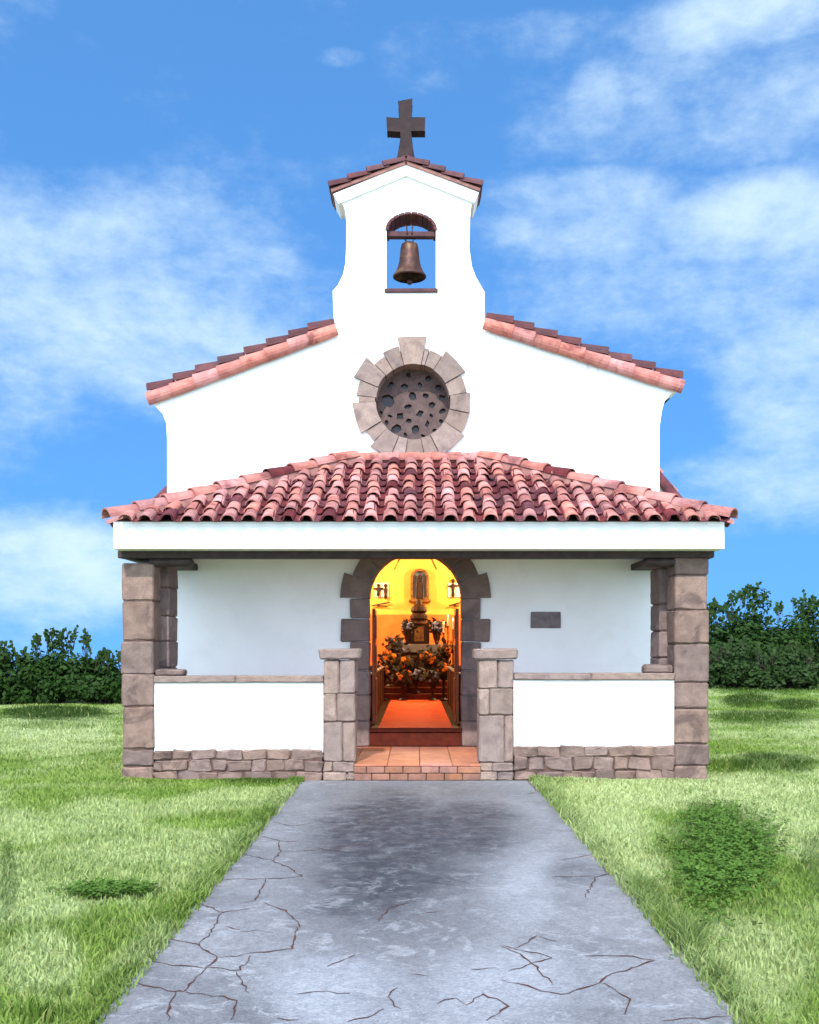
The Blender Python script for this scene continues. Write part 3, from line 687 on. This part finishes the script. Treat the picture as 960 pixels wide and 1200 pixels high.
# ---- porch: lintel, white eave beam, ceiling
mb = MB(); ZL = Z(654, YF)
mb.box(XC[0]-.05, XC[3]+.08, YF-.03, YF+.24, ZL, 3.142, 0, .012, .004)
for xa, xb in ((XC[0]-.04, XC[1]+.1), (XC[2]-.1, XC[3]+.07)): mb.box(xa, xb, YF+.245, YW-.003, ZL+.003, 3.142, 0, .012)
mb.build('wooden_lintel', M['wood'], ch)
for xa, xb in ((XC[1]-.08, X(224, YF)), (X(757, YF), XC[2]+.06)):
    mb = MB(); mb.box(xa, xb, YF+.0, YF+.25, Z(663, YF), ZL-.002, 0, .035, .006); mb.build('beam_bracket', M['wood'], ch)
YE = 13.64; XE0, XE1 = X(133, YE), X(849, YE)
mb = MB(); z0, z1 = Z(643, YE), Z(617, YE)
mb.box(XE0, XE1, YE, 14.2, z0, z1); mb.box(XE0, XE0+.4, 14.2, YW-.002, z0, z1); mb.box(XE1-.4, XE1, 14.2, YW-.002, z0, z1)
mb.box(XE0+.4, XE1-.4, 14.2, YW-.002, 3.36, 3.43)
mb.box(XE0, XE1, YE, YE+.042, z1+.001, 3.488)
mb.build('eave_beam', M['plaster'], ch)
# ---- porch roof: hipped, three tiled slopes
EX0, EX1, EY, EZ = X(121, 13.6), X(864, 13.6), 13.55, 3.45
TX0, TX1, TY, TZ = X(418, YW), X(563, YW), YW, Z(541, YW)
fd = Vector((0, EY-TY, EZ-TZ)); fL = fd.length; fd.normalize(); fn = Vector((0, fd.z, -fd.y)).normalized()
if fn.z < 0: fn = -fn
mb = MB()
def hx(y, side):
    t = (y-EY)/(TY-EY); return (EX0+(TX0-EX0)*t) if side < 0 else (EX1+(TX1-EX1)*t)
# decks (thin solid)
def slab(vs, n, t=.05):
    k = len(vs); b = [v-n*t for v in vs]
    mb.add([tuple(v) for v in vs+b], [tuple(range(k)), tuple(range(k, 2*k))[::-1]]+[(i, i+k, (i+1) % k+k, (i+1) % k) for i in range(k)], 2)
dk = .17
c0, c1, c2, c3 = Vector((EX0, EY, EZ)), Vector((EX1, EY, EZ)), Vector((TX1, TY-.004, TZ)), Vector((TX0, TY-.004, TZ))
slab([c0+(c3-c0)*.05, c1+(c2-c1)*.05, c2, c3], fn)
slope_tiles(mb, Vector((EX0, TY, TZ)), Vector((1, 0, 0)), fd, fn, EX1-EX0, fL+.03, .268, .335, lambda q: hx(q.y, -1)+.05 < q.x < hx(q.y, 1)-.05 and q.y < TY-.02)
for side in (-1, 1):
    ex, tx = (EX0, TX0) if side < 0 else (EX1, TX1)
    sd = Vector((ex-tx, 0, EZ-TZ)); sL = sd.length; sd.normalize(); sn = Vector((-sd.z*side, 0, sd.x*side))
    if sn.z < 0: sn = -sn
    p0, p1, p2 = Vector((ex, EY, EZ-.002)), Vector((ex, TY-.004, EZ-.002)), Vector((tx, TY-.004, TZ-.002)); slab([p0+(p2-p0)*.05, p1+(p2-p1)*.05, p2], sn)
    slope_tiles(mb, Vector((tx, EY+.05, TZ)), Vector((0, 1, 0)), sd, sn, TY-EY-.1, sL+.03, .283, .40, lambda q: (q.x-hx(q.y, side))*side > .05 and q.y < TY-.1)
pr = mb.build('porch_roof', [M['tile'], M['tile_dark'], M['roof_deck']], ch)
for side in (-1, 1):
    mb = MB()
    a = Vector((TX0 if side < 0 else TX1, TY-.06, TZ+.06)); b = Vector((EX0+.05 if side < 0 else EX1-.06, EY+.04, EZ+.05)); d = b-a; L = d.length; d.normalize()
    k = 10; stp = L/k; up_ = Vector((0, 0, 1))
    for i in range(k):
        mb.tile(a+d*max(0, i*stp-.06)+Vector((0, 0, .01+.004*(i % 2))), d+up_*.035, up_, stp+.06, .105, .135, .018, 8, True, 0 if i != 3 else 1)
    mb.build('hip_tiles', [M['tile'], M['tile_dark']], pr)
    bed = MB(); wv = Vector((d.y, -d.x, 0)).normalized(); e = b-d*.30; a2 = a+Vector((0, .05, .02))
    vs = [p+wv*q+up_*h for p in (a2, e) for q, h in ((-.19, -.14), (-.11, .02), (.11, .02), (.19, -.14))]
    bed.add(vs, [(0, 1, 5, 4), (1, 2, 6, 5), (2, 3, 7, 6), (3, 0, 4, 7), (0, 3, 2, 1), (4, 5, 6, 7)]); bed.build('hip_bedding', M['bedding'], pr)
mb = MB()                                                    # mortar flashing where the tiles meet the wall
nf = 6
for i in range(nf): mb.tile(Vector((TX0+(TX1-TX0)*i/nf-.03, YW-.03, TZ+.045)), Vector((1, 0, .03)), Vector((0, -.5, 1)), (TX1-TX0)/nf+.05, .085, .10, .016, 8, True, 0)
mb.box(TX0-.1, TX1+.1, YW-.05, YW-.003, TZ-.02, TZ+.07, 0, .01)
mb.build('flashing', M['tile'], pr)
# ---- lean-to roofs beside the nave
for side in (-1, 1):
    xi = XL if side < 0 else XR; zi = Z(566, 17) if side < 0 else Z(548, 17); xo = X(160, 17) if side < 0 else X(808, 17); zo = Z(612, 17) if side < 0 else Z(602, 17)
    mb = MB(); q = [(xi-.003*side*-1, 0), (xi+side*.004, zi-.08), (xo-side*.1, zo-.08+.0), (xo-side*.1, 0)]
    q[0] = (xi+side*.004, 0); mb.prism(q, 17.05, 26)
    ax = mb.build('side_annex', M['plaster'], ch)
    mb = MB(); E = Vector((xo, 0, zo)); T = Vector((xi+side*.006, 0, zi)); d = E-T; L = d.length; d.normalize(); n = Vector((-d.z*side, 0, d.x*side))
    if n.z < 0: n = -n
    slope_tiles(mb, T+Vector((0, 17.05, 0)), Vector((0, 1, 0)), d, n, 8.9, L, .29, .40)
    mb.tile(T+Vector((0, 16.98, 0))-n*.02, d, (n*.4+Vector((0, -1, 0))).normalized(), L, .09, .1, .018, 8, True, 1)
    mb.build('annex_roof', [M['tile'], M['tile_dark'], M['roof_deck']], ax)
# weathered faces on the blocks: real relief, chipped edges
tx = bpy.data.textures.new('stone_relief', 'CLOUDS'); tx.noise_scale = .13; tx.noise_depth = 4
def weather(o, amt=.022, lv=3):
    m1 = o.modifiers.new('fine_mesh', 'SUBSURF'); m1.subdivision_type = 'SIMPLE'; m1.levels = m1.render_levels = lv
    m2 = o.modifiers.new('relief', 'DISPLACE'); m2.texture = tx; m2.texture_coords = 'GLOBAL'; m2.strength = amt; m2.mid_level = .55
for o in list(COL.objects):
    nm = o.name.split('.')[0]
    if nm in ('stone_column', 'plinth', 'gate_pillar', 'inner_post'): weather(o, .028, 3)
    elif nm in ('pillar_cap', 'coping', 'foot_stone'): weather(o, .018, 4)
    elif nm in ('cross_base', 'beam_bracket'): weather(o, .014, 3)
# ---- altar niche and steps, built into the rear wall
Yb = YB-.08
nx, nz = X(492, Yb), Z(703, Yb); nr = .26; nh = .62
mb = MB()
o1 = [(nx-nr, nz), (nx-nr, nz+nh)]+arc(nx, nz+nh, nr, 180, 0, 10)[1:]+[(nx+nr, nz)]
i1 = [(nx-nr+.07, nz+.06)]+arc(nx, nz+nh, nr-.07, 180, 0, 10)+[(nx+nr-.07, nz+.06)]
mb.prism(o1, Yb-.13, Yb+.02, 0, [i1]); mb.prism([(a, b) for a, b in i1], Yb-.002, Yb+.016, 1); mb.box(nx-nr-.05, nx+nr+.05, Yb-.3, Yb+.015, nz-.07, nz-.002, 0, .01)
mb.build('niche_frame', [M['gilt'], M['blue_paint_sheen']], ch)
mb = MB()
for k, (ya, zt) in enumerate(((24.6, .68), (25.0, .82), (25.4, .96))): mb.box(-2.4, 2.4, ya, YB-.08, .529+.002*k if k == 0 else zt-.138, zt, 0, .01)
mb.build('altar_steps', M['redwood'], ch)

# ------------------------------------------------------------------ things on and in the chapel
bl = thing('bell', 'brown bronze bell hanging in the arched belfry opening', 'bell', (X(480, YW), YW+.13, Z(277, YW)))
bz = Z(277, YW); bc = (X(480, YW), YW+.13, 0)
k = 1.0
prof = [(0, 0), (.09, -.005), (.125, -.03), (.14, -.09), (.15, -.2), (.165, -.33), (.19, -.44), (.23, -.53), (.262, -.575), (.265, -.60), (.245, -.615), (.215, -.57), (.17, -.46), (.13, -.2), (.10, -.05), (0, -.04)]
mb = MB(); mb.lathe([(r*1.02, z*.92) for r, z in prof], (bc[0], bc[1], Z(281, YW)), 28); mb.build('bell_body', M['bronze'], bl, True)
mb = MB(); zt = Z(282, YW)
for s in (-1, 1): mb.tube([(bc[0]+s*.02, bc[1], zt), (bc[0]+s*.10, bc[1], zt+.10), (bc[0]+s*.045, bc[1], zt+.16), (bc[0]+s*.035, bc[1]+.0, zb-.05), (bc[0]+s*.04, bc[1]-.085, zb), (bc[0]+s*.045, bc[1]-.08, zb+.11)], .013)
mb.build('hanger', M['iron'], bl)
mb = MB(); mb.tube([(bc[0], bc[1], zt-.1), (bc[0], bc[1], zt-.54)], .016); mb.ball((bc[0], bc[1], zt-.615), (.05, .05, .045)); mb.build('clapper', M['iron'], bl, True)

mb = MB(); mb.box(X(622, YW), X(657, YW), YW-.035, YW-.002, Z(736, YW), Z(717, YW), 0, .008, .004)
pq = mb.build('wall_plaque', M['plaque']); tag(pq, 'small blank grey plaque fixed to the white wall right of the door', 'plaque')

mb = MB(); NP = 40; vs = []
for i in range(NP+1):
    y = YW-.03+(25.0-YW+.03)*i/NP
    w = .59
    vs += [(-w+.004*math.sin(i*1.3), y, .542+.002*math.sin(i*2.1)), (w+.004*math.sin(i*1.9), y, .542)]
mb.add(vs, [(2*i, 2*i+1, 2*i+3, 2*i+2) for i in range(NP)]); mb.add([(v[0], v[1], .5305) for v in vs], [(2*i, 2*i+2, 2*i+3, 2*i+1) for i in range(NP)])
mb.add([(-.59, YW-.03, .5295), (.59, YW-.03, .5295), (.59, YW-.03, .542), (-.59, YW-.03, .542)], [(0, 1, 2, 3)])
tag(mb.build('carpet', M['carpet']), 'long orange red carpet running up the aisle inside the doorway', 'carpet')

def pew(side, y, row):
    w0, w1 = .74, 3.1
    t = thing('pew', f'dark wooden pew {"left" if side < 0 else "right"} of the red carpet, {row} row from the door', 'pew', (side*w0, y, .529), 'dark pews on both sides of the aisle')
    def bx(nm, x0, x1, y0, y1, z0, z1, m, c=.01):
        q = MB(); a, b = sorted((side*x0, side*x1)); q.box(a, b, y+y0, y+y1, .529+z0, .529+z1, 0, c); return q.build(nm, m, t)
    e = bx('end_panel', w0, w0+.05, -.34, .34, 0, .80, M['pew']); bx('end_panel', w1-.05, w1, -.34, .34, 0, .80, M['pew'])
    q = MB(); a, b = sorted((side*(w0-.02), side*(w0+.07))); q.box(a, b, y-.36, y+.36, .529+.802, .529+.835, 0, .01); q.build('arm_cap', M['blue_paint_sheen'], e)  # blue grey cap imitates the highlight along the pew edges
    bx('seat', w0+.052, w1-.052, -.15, .27, .40, .44, M['pew']); bx('backrest', w0+.052, w1-.052, -.24, -.19, .44, .86, M['pew']); bx('kneeler', w0+.06, w1-.06, -.52, -.36, .12, .18, M['pew'])
for i, row in enumerate(('first', 'second', 'third', 'fourth', 'fifth', 'sixth')):
    for s in (-1, 1): pew(s, 18.2+i*1.05, row)

# altar
t = thing('altar', 'dark wooden altar table with a blue grey cloth at the end of the carpet', 'altar', (0, 27.0, .96))
mb = MB(); mb.box(-.70, .82, 26.72, 27.3, .962, 1.80, 0, .02); mb.build('altar_body', M['pew'], t)
mb = MB(); mb.box(-.78, .90, 26.66, 27.36, 1.802, 1.86, 0, .012); mb.build('altar_top', M['pew'], t)
mb = MB(); mb.box(-.40, .72, 26.62, 27.3, 1.862, 1.876); mb.box(-.40, .72, 26.61, 26.645, 1.66, 1.874, 0, .008); mb.build('altar_cloth', M['cloth'], t)
t = thing('tabernacle', 'dark carved tabernacle standing on the altar below the niche', 'tabernacle', (X(491, 27.1), 27.1, 1.876))
xc = X(491, 27.0)
mb = MB(); mb.box(xc-.26, xc+.28, 26.9, 27.28, 1.878, 2.42, 0, .03); mb.build('cabinet', M['pew'], t)
mb = MB(); mb.lathe([(.0, .95), (.05, .93), (.10, .80), (.19, .72), (.22, .62), (.17, .56), (.23, .50), (.24, 0.42), (.20, .36), (.26, .30), (.0, .295)], (xc, 27.08, 2.1-.0+.03), 14); mb.build('carved_crown', M['pew'], t)
mb = MB(); mb.box(xc-.12, xc+.13, 26.88, 26.897, 1.95, 2.33, 0, .005); mb.build('door', M['gilt'], t)
# robed figure in the niche
t = thing('statue', 'small robed statue with a blue grey mantle in the arched wall niche', 'statue', (nx, Yb-.14, nz))
mb = MB(); mb.lathe([(.0, .0), (.075, 0), (.085, .05), (.07, .25), (.075, .40), (.085, .46), (.06, .52), (.025, .545), (.025, .57), (.045, .60), (.048, .645), (.03, .68), (0, .69)], (nx, Yb-.14, nz+.002), 14, 0, (1, .8)); mb.build('figure', M['pew'], t, True)
mb = MB(); mb.lathe([(.12, 0), (.115, .2), (.105, .42), (.07, .60), (.06, .68), (.0, .73)], (nx, Yb-.125, nz+.004), 14, 0, (1, .9), R(-25), R(205)); mb.build('mantle', M['cloth'], t, True)
# white wall panels with small figures above brackets
for px0, px1, side in ((439, 456, 'left'), (525, 541, 'right')):
    mb = MB(); mb.box(X(px0, Yb), X(px1, Yb), Yb-.03, Yb+.015, Z(700, Yb), Z(683, Yb), 0, .006)
    tag(mb.build('wall_panel', M['white']), f'white panel on the yellow wall {side} of the niche', 'panel', 'white panels beside the niche')
def figurine(px, py0, py1, lab, arms):
    t = MB(); x, z0, z1 = X(px, Yb), Z(py1, Yb), Z(py0, Yb); h = z1-z0; y = Yb-.075
    t.lathe([(0, 0), (.028, .0), (.05, .12*h), (.035, .3*h), (.055, .55*h), (.045, .68*h), (.02, .74*h), (.05, .82*h), (.05, .93*h), (0, h)], (x, y, z0), 10)
    if arms: t.tube([(x-.15, y, z0+.58*h), (x, y, z0+.62*h), (x+.15, y, z0+.6*h)], [.022, .035, .022])
    t.box(x-.02, x+.02, y, Yb-.032, z0+.3*h, z0+.4*h)
    tag(t.build('figurine', M['pew'], None, True), lab, 'figurine', 'dark figures on the white panels')
figurine(443.5, 684, 699, 'small dark figure nearer the door jamb on the left white panel', True)
figurine(452, 684, 702, 'small dark figure nearer the niche on the left white panel', False)
figurine(531, 678, 700, 'small dark figure with spread arms on the right white panel', True)
for px0, px1, lab in ((436, 457, 'dark iron shelf bracket under the left white panel'), (526, 540, 'dark iron shelf bracket under the right white panel')):
    mb = MB(); mb.tube([(X(px0, Yb), Yb-.08, Z(710, Yb)), (X(px1, Yb), Yb-.08, Z(706, Yb))], .022); mb.tube([(X(px0, Yb)+.1, Yb-.07, Z(709, Yb)), (X(px1, Yb)-.06, Yb-.07, Z(711, Yb))], .018)
    mb.box(X(px0, Yb)+.15, X(px0, Yb)+.2, Yb-.08, Yb+.01, Z(711, Yb), Z(708, Yb)); tag(mb.build('shelf_bracket', M['iron']), lab, 'bracket')
# flower stands round the altar
def flowers(px, py, Y, r, colr, lab):
    x, z = X(px, Y), Z(py, Y); base = .53 if Y < 24.6 else (.68 if Y < 25 else (.82 if Y < 25.4 else .962))
    t = thing('flower_stand', lab, 'flowers', (x, Y, base), 'flowers in front of the altar')
    mb = MB(); h = max(.12, z-r*.5-base); mb.lathe([(0, 0), (.10, 0), (.11, .03), (.04, .07), (.035, h*.7), (.09, h*.85), (.12, h), (.0, h-.01)], (x, Y, base+.001), 12); mb.build('stand', M['pew'], t)
    lf = MB(); bm = MB()
    for k in range(130):
        d = Vector((rnd.gauss(0, 1), rnd.gauss(0, 1), rnd.gauss(0, 1))).normalized(); p = Vector((x, Y, z))+d*r*rnd.uniform(.3, 1.35)
        if p.z < base+.1: continue
        a = Vector((rnd.gauss(0, 1), rnd.gauss(0, 1), rnd.gauss(0, 1))).normalized(); b = d.cross(a).normalized(); s = rnd.uniform(.06, .11)
        lf.add([p-a*s, p-b*s*.5, p+a*s, p+b*s*.5], [(0, 1, 2, 3)])
    for k in range(11):
        d = Vector((rnd.gauss(0, 1), rnd.gauss(0, 1)-.9, rnd.gauss(0, 1)+.4)).normalized(); p = Vector((x, Y, z))+d*r*rnd.uniform(.55, .85)
        bm.ball(p, rnd.uniform(.035, .07), 7, 4, 0, .15)
    lf.build('foliage', M['dark_leaf'], t); bm.build('blooms', M[colr], t)
fl = [(478, 735, 26.9, .17, 'bloom_blue', 'blue grey posy on the left end of the altar'), (512, 735, 26.85, .2, 'bloom_blue', 'blue grey posy on the right end of the altar'),
      (463, 758, 25.9, .27, 'bloom_blue', 'large blue grey bouquet left of the altar'), (457, 772, 25.3, .22, 'bloom_orange', 'yellow orange bouquet low at the left of the altar steps'),
      (476, 777, 25.1, .2, 'bloom_orange', 'orange bouquet in front of the altar left of its middle'), (502, 772, 25.6, .25, 'bloom_orange', 'orange bouquet in front of the altar right of its middle'),
      (522, 762, 26.0, .22, 'bloom_orange', 'orange bouquet right of the altar'), (488, 792, 24.8, .2, 'bloom_blue', 'low blue grey bouquet in the middle at the end of the carpet'),
      (472, 793, 24.3, .2, 'bloom_orange', 'low orange bouquet at the left end of the carpet'), (507, 793, 24.3, .2, 'bloom_blue', 'low blue grey bouquet at the right end of the carpet'),
      (520, 784, 24.4, .22, 'bloom_orange', 'orange bouquet by the last pew on the right'), (449, 786, 24.4, .22, 'bloom_orange', 'orange bouquet by the last pew on the left')]
for a in fl: flowers(*a)
for px, top, lab in ((525, 720, 'tallest of the candlesticks right of the altar'), (531, 724, 'middle height candlestick right of the altar'), (520, 728, 'shortest of the candlesticks right of the altar')):
    y = 26.4; x = X(px, y); t = thing('candlestick', lab, 'candlestick', (x, y, .962), 'candlesticks right of the altar'); zt = Z(top, y)
    mb = MB(); mb.lathe([(0, 0), (.09, 0), (.09, .03), (.025, .07), (.022, .5), (.035, .55), (.02, .6), (.02, zt-.962-.32), (.055, zt-.962-.3), (.0, zt-.962-.29)], (x, y, .963), 10); mb.build('stem', M['gilt'], t)
    mb = MB(); mb.lathe([(0, 0), (.022, 0), (.022, .2), (0, .205)], (x, y, zt-.285), 8); mb.build('candle', M['white'], t)
    mb = MB(); mb.ball((x, y, zt-.04), (.014, .014, .035)); mb.build('flame', M['flame'], t)
# hanging iron lamp, its two lower arms seen under the arch
yl = 20.5; t = thing('hanging_lamp', 'dark iron lamp with curved arms hanging inside under the door arch', 'lamp', (X(487, yl), yl, 4.55))
mb = MB(); mb.tube([(0, yl, 4.55), (0, yl, 3.75)], .02); mb.build('rod', M['iron'], t)
for s in (-1, 1):
    mb = MB(); mb.tube([(s*.05, yl, 3.80), (s*.20, yl, 3.70), (s*.33, yl, 3.55), (s*.42, yl, 3.36)], .014); mb.build('arm', M['iron'], t)
    mb = MB(); mb.ball((s*.22, yl, 3.84), (.07, .07, .09), 12, 8); mb.build('lamp_globe', M['lamp_glow'], t, True)

# ------------------------------------------------------------------ bushes
def bush(px, base_py, top_py, wpx, lab, n=5200, m='bush', big=20, leaf=.085):
    Y = EYE*F/(base_py-HY); x = X(px, Y); h = Z(top_py, Y); w = wpx*Y/F/2
    t = thing('bush', lab, 'bush', (x, Y, 0), 'dark bushes behind the lawn')
    tr = MB(); lf = MB(); clumps = []
    for k in range(18):
        a = rnd.uniform(0, 2*math.pi); q = math.sqrt(rnd.random())
        cx, cy = x+q*w*.8*math.cos(a), Y+q*w*.6*math.sin(a); top = h*(.62+.38*(1-q*q))*rnd.uniform(.72, 1.0)
        cz = rnd.uniform(.25*h, max(.3*h, top-.22*h)); clumps.append((cx, cy, cz, rnd.uniform(.20, .40)*w, rnd.uniform(.12, .26)*h))
        if k < 10: tr.tube([(x+(cx-x)*.15, Y+(cy-Y)*.15, -.05), (x+(cx-x)*.5, Y+(cy-Y)*.5, cz*.5), (cx, cy, cz)], [.05, .035, .012], 5)
    for k in range(16):
        a = 2*math.pi*k/16; clumps.append((x+w*.78*math.cos(a), Y+w*.5*math.sin(a), rnd.uniform(.14, .52)*h, w*.38, h*.2))
    clumps.append((x+rnd.uniform(-.1, .1)*w, Y, h*.76, .34*w, .22*h))
    for k in range(n):
        c = clumps[rnd.randrange(len(clumps))]
        d = Vector((rnd.gauss(0, 1), rnd.gauss(0, 1), rnd.gauss(0, 1))).normalized(); rr = rnd.random()**.35*(1.0+(rnd.random() < .08)*.25)
        p = Vector((c[0]+d.x*c[3]*rr, c[1]+d.y*c[3]*rr*.9, max(.02, c[4]*d.z*rr+c[2])))
        nrm = (d+Vector((rnd.gauss(0, .6), rnd.gauss(0, .6), .5+rnd.gauss(0, .5)))).normalized()
        a = nrm.cross(Vector((rnd.gauss(0, 1), rnd.gauss(0, 1), rnd.gauss(0, 1)))).normalized(); b = nrm.cross(a)
        s = leaf*rnd.uniform(.6, 1.5)
        lf.add([p-a*s, p-b*s*.55-nrm*s*.12, p+a*s, p+b*s*.55-nrm*s*.12], [(0, 1, 2, 3)])
    for k in range(big):                                     # shoots of larger leaves over the outline
        a = rnd.uniform(-1, 1); bx = x+a*w*.75; bz = h*(1.0-.25*abs(a)**1.5)*rnd.uniform(.86, .98); by = Y+rnd.uniform(-.4, .4)*w*.5
        tp = Vector((bx+rnd.uniform(-.15, .15), by, bz+rnd.uniform(.12, .32)*min(1, h/2.0)))
        tr.tube([(bx, by, bz-.4), tp], [.014, .006], 4)
        for i in range(6):
            p = Vector((bx, by, bz-.1)).lerp(tp, i/5); d = Vector((rnd.uniform(-1, 1), rnd.uniform(-.5, .5), rnd.uniform(.1, 1))).normalized(); s = rnd.uniform(.11, .19)*Y/34
            b = d.cross(Vector((0, 1, rnd.uniform(-.5, .5)))).normalized()
            lf.add([p, p+d*s*.5-b*s*.38, p+d*s, p+d*s*.5+b*s*.38], [(0, 1, 2, 3)])
    tr.build('stem', M['wood'], t); lf.build('foliage', M[m], t)
bush(-60, 826, 752, 110, 'rounded dark bush beyond the left edge of the lawn', 6000)
bush(2, 825, 757, 100, 'low dark bush at the left end of the left bush row', 6500)
bush(72, 824, 736, 100, 'tallest dark bush of the left row with upright leaf shoots', 7500)
bush(126, 825, 765, 84, 'low dark bush between the tallest left bush and the left stone column', 5500, leaf=.08)
bush(180, 822, 758, 90, 'dark bush half hidden behind the left stone column')
bush(834, 801, 706, 104, 'dark bush directly beside the right stone column', 9000, leaf=.115)
bush(884, 803, 684, 112, 'tallest dark bush on the right with upright shoots', 10000, leaf=.12)
bush(944, 800, 700, 110, 'wide dark green bush at the right end of the lawn', 10000, leaf=.115)
bush(1016, 802, 690, 110, 'tall greyish bush past the right edge of the lawn', 8000, 'bush_grey', leaf=.11)
bush(862, 807, 752, 74, 'low greyish green bush in front of the tallest right bush', 4500, 'bush_grey', leaf=.10)
bush(924, 808, 758, 84, 'low greyish green bush in front of the wide right bush', 4500, 'bush_grey', leaf=.10)
bush(776, 800, 716, 90, 'dark bush half hidden behind the right stone column', leaf=.12)

# ------------------------------------------------------------------ world, sun, lamps, camera
SUN_EL, SUN_AZ = R(44), R(190)                               # azimuth measured from +Y clockwise: behind the viewer, to the left
w = bpy.data.worlds.new('World'); sc.world = w; w.use_nodes = True; nt = w.node_tree
bg = nt.nodes['Background']; SKY = .12; bg.inputs['Strength'].default_value = SKY
sky = N(nt, 'ShaderNodeTexSky', sky_type='NISHITA', sun_disc=False); sky.sun_elevation = SUN_EL; sky.sun_rotation = SUN_AZ
sky.altitude = 0; sky.air_density = 1.0; sky.dust_density = .3; sky.ozone_density = 2.5
vm = N(nt, 'ShaderNodeVectorMath', operation='MULTIPLY_ADD'); nt.links.new(N(nt, 'ShaderNodeTexCoord').outputs['Generated'], vm.inputs[0]); vm.inputs[1].default_value = (1, 1, .55); vm.inputs[2].default_value = (0, 0, .42)
nt.links.new(vm.outputs[0], sky.inputs[0])
dr = N(nt, 'ShaderNodeTexCoord').outputs['Generated']
def cloud_dir(px, py): return Vector((px-CX, F, HY-py)).normalized()
nlow = noise(nt, dr, 3.2, 8, .62, .5)
mpn = N(nt, 'ShaderNodeMapping'); mpn.inputs['Scale'].default_value = (1, 1, 1.9); nt.links.new(dr, mpn.inputs[0])
wis = noise(nt, mpn.outputs[0], 6.0, 9, .58, .12); fin = noise(nt, mpn.outputs[0], 34, 8, .66, 0)
def vdot(v):
    n = N(nt, 'ShaderNodeVectorMath', operation='DOT_PRODUCT'); nt.links.new(dr, n.inputs[0]); n.inputs[1].default_value = v; return n.outputs['Value']
cov = None
for (px, py, a, b, s) in ((120, 325, 230, 95, .86), (20, 350, 140, 120, .8), (200, 400, 170, 70, .8), (60, 420, 140, 60, .6), (50, 670, 130, 62, .95), (10, 700, 90, 70, .6), (402, 68, 26, 9, .62), (510, 66, 70, 34, .55),
        (700, 120, 34, 40, .85), (640, 75, 150, 40, .45), (830, 110, 190, 60, .65), (900, 14, 130, 34, .95), (945, 90, 60, 50, .8), (690, 258, 130, 48, .9), (870, 262, 140, 42, 1.0), (740, 335, 180, 62, .75), (920, 340, 130, 60, .8), (930, 440, 80, 90, .9), (620, 330, 70, 60, .6), (850, 575, 130, 48, .7), (930, 560, 80, 40, .7), (1100, 300, 120, 160, .8), (-120, 380, 120, 200, .8)):
    c = cloud_dir(px, py); e1 = Vector((c.y, -c.x, 0)).normalized(); e2 = e1.cross(c).normalized()
    if e2.z < 0: e2 = -e2
    u = math_(nt, 'DIVIDE', vdot(e1), a/F); v = math_(nt, 'DIVIDE', vdot(e2), b/F)
    d = math_(nt, 'ADD', math_(nt, 'MULTIPLY', u, u), math_(nt, 'MULTIPLY', v, v))
    d = math_(nt, 'ADD', d, math_(nt, 'MULTIPLY', math_(nt, 'LESS_THAN', vdot(c), 0), 99))
    q = mrange(nt, d, 2.2, .0, 0, s*1.02)
    cov = q if cov is None else math_(nt, 'MAXIMUM', cov, q)
sep = N(nt, 'ShaderNodeSeparateXYZ'); nt.links.new(dr, sep.inputs[0])
back = math_(nt, 'MULTIPLY', mrange(nt, sep.outputs[1], .45, -.1), mrange(nt, nlow, .30, .52))   # broken cloud out of view, added for fill light on the front
cov = math_(nt, 'MAXIMUM', cov, back)
cl_ = math_(nt, 'ADD', cov, math_(nt, 'MULTIPLY', math_(nt, 'SUBTRACT', wis, .5), 2.3))
cl_ = math_(nt, 'ADD', cl_, math_(nt, 'MULTIPLY', math_(nt, 'SUBTRACT', fin, .5), .8))
fac = mrange(nt, cl_, .08, 1.55, .02, .9)
CLOUD, TINT = (2.85, 3.65, 4.3), (.47, .92, 1.20)
base = mix(nt, 1.0, sky.outputs[0], TINT, 'MULTIPLY')
cloud_fill = mrange(nt, sep.outputs[1], .2, -.5)                     # unseen cloud bank behind the camera, added as bright fill for the porch
nt.links.new(mix(nt, fac, base, mix(nt, cloud_fill, CLOUD, (14.5, 16.3, 18.8))), bg.inputs['Color'])
sun = bpy.data.lights.new('sun', 'SUN'); sun.energy = 2.0; sun.angle = R(.8); sun.color = (1, .955, .89)
so_ = bpy.data.objects.new('sun', sun); COL.objects.link(so_)
sd_ = Vector((math.sin(SUN_AZ)*math.cos(SUN_EL), math.cos(SUN_AZ)*math.cos(SUN_EL), math.sin(SUN_EL)))
so_.rotation_euler = sd_.to_track_quat('Z', 'Y').to_euler(); so_.location = sd_*40
def lamp(loc, e, c=(1, .76, .42), r=.12):
    l = bpy.data.lights.new('lamp_light', 'POINT'); l.energy = e; l.color = c; l.shadow_soft_size = r
    q = bpy.data.objects.new('lamp_light', l); COL.objects.link(q); q.location = loc
for s in (-1, 1): lamp((s*.22, yl, 3.98), 35, r=.08)
lamp((-2.2, 27.2, 4.1), 230); lamp((2.2, 27.2, 4.1), 230); lamp((0, 24.0, 4.25), 90)

cam = bpy.data.cameras.new('camera'); co = bpy.data.objects.new('camera', cam); COL.objects.link(co)
co.location = (0, 0, EYE); co.rotation_euler = (R(90), 0, 0)
cam.sensor_fit = 'VERTICAL'; cam.sensor_height = 36; cam.sensor_width = 36; cam.lens = F/1200*36
cam.shift_y = (HY-600)/1200; cam.shift_x = -(CX-480)/1200; cam.clip_start = .1; cam.clip_end = 5000
sc.camera = co
vs_ = sc.view_settings; vs_.view_transform = 'Standard'; vs_.look = 'None'; vs_.gamma = 1; vs_.exposure = 1.22; vs_.use_curve_mapping = False
sc.cycles.max_bounces = 8; sc.cycles.diffuse_bounces = 5; sc.cycles.use_denoising = True
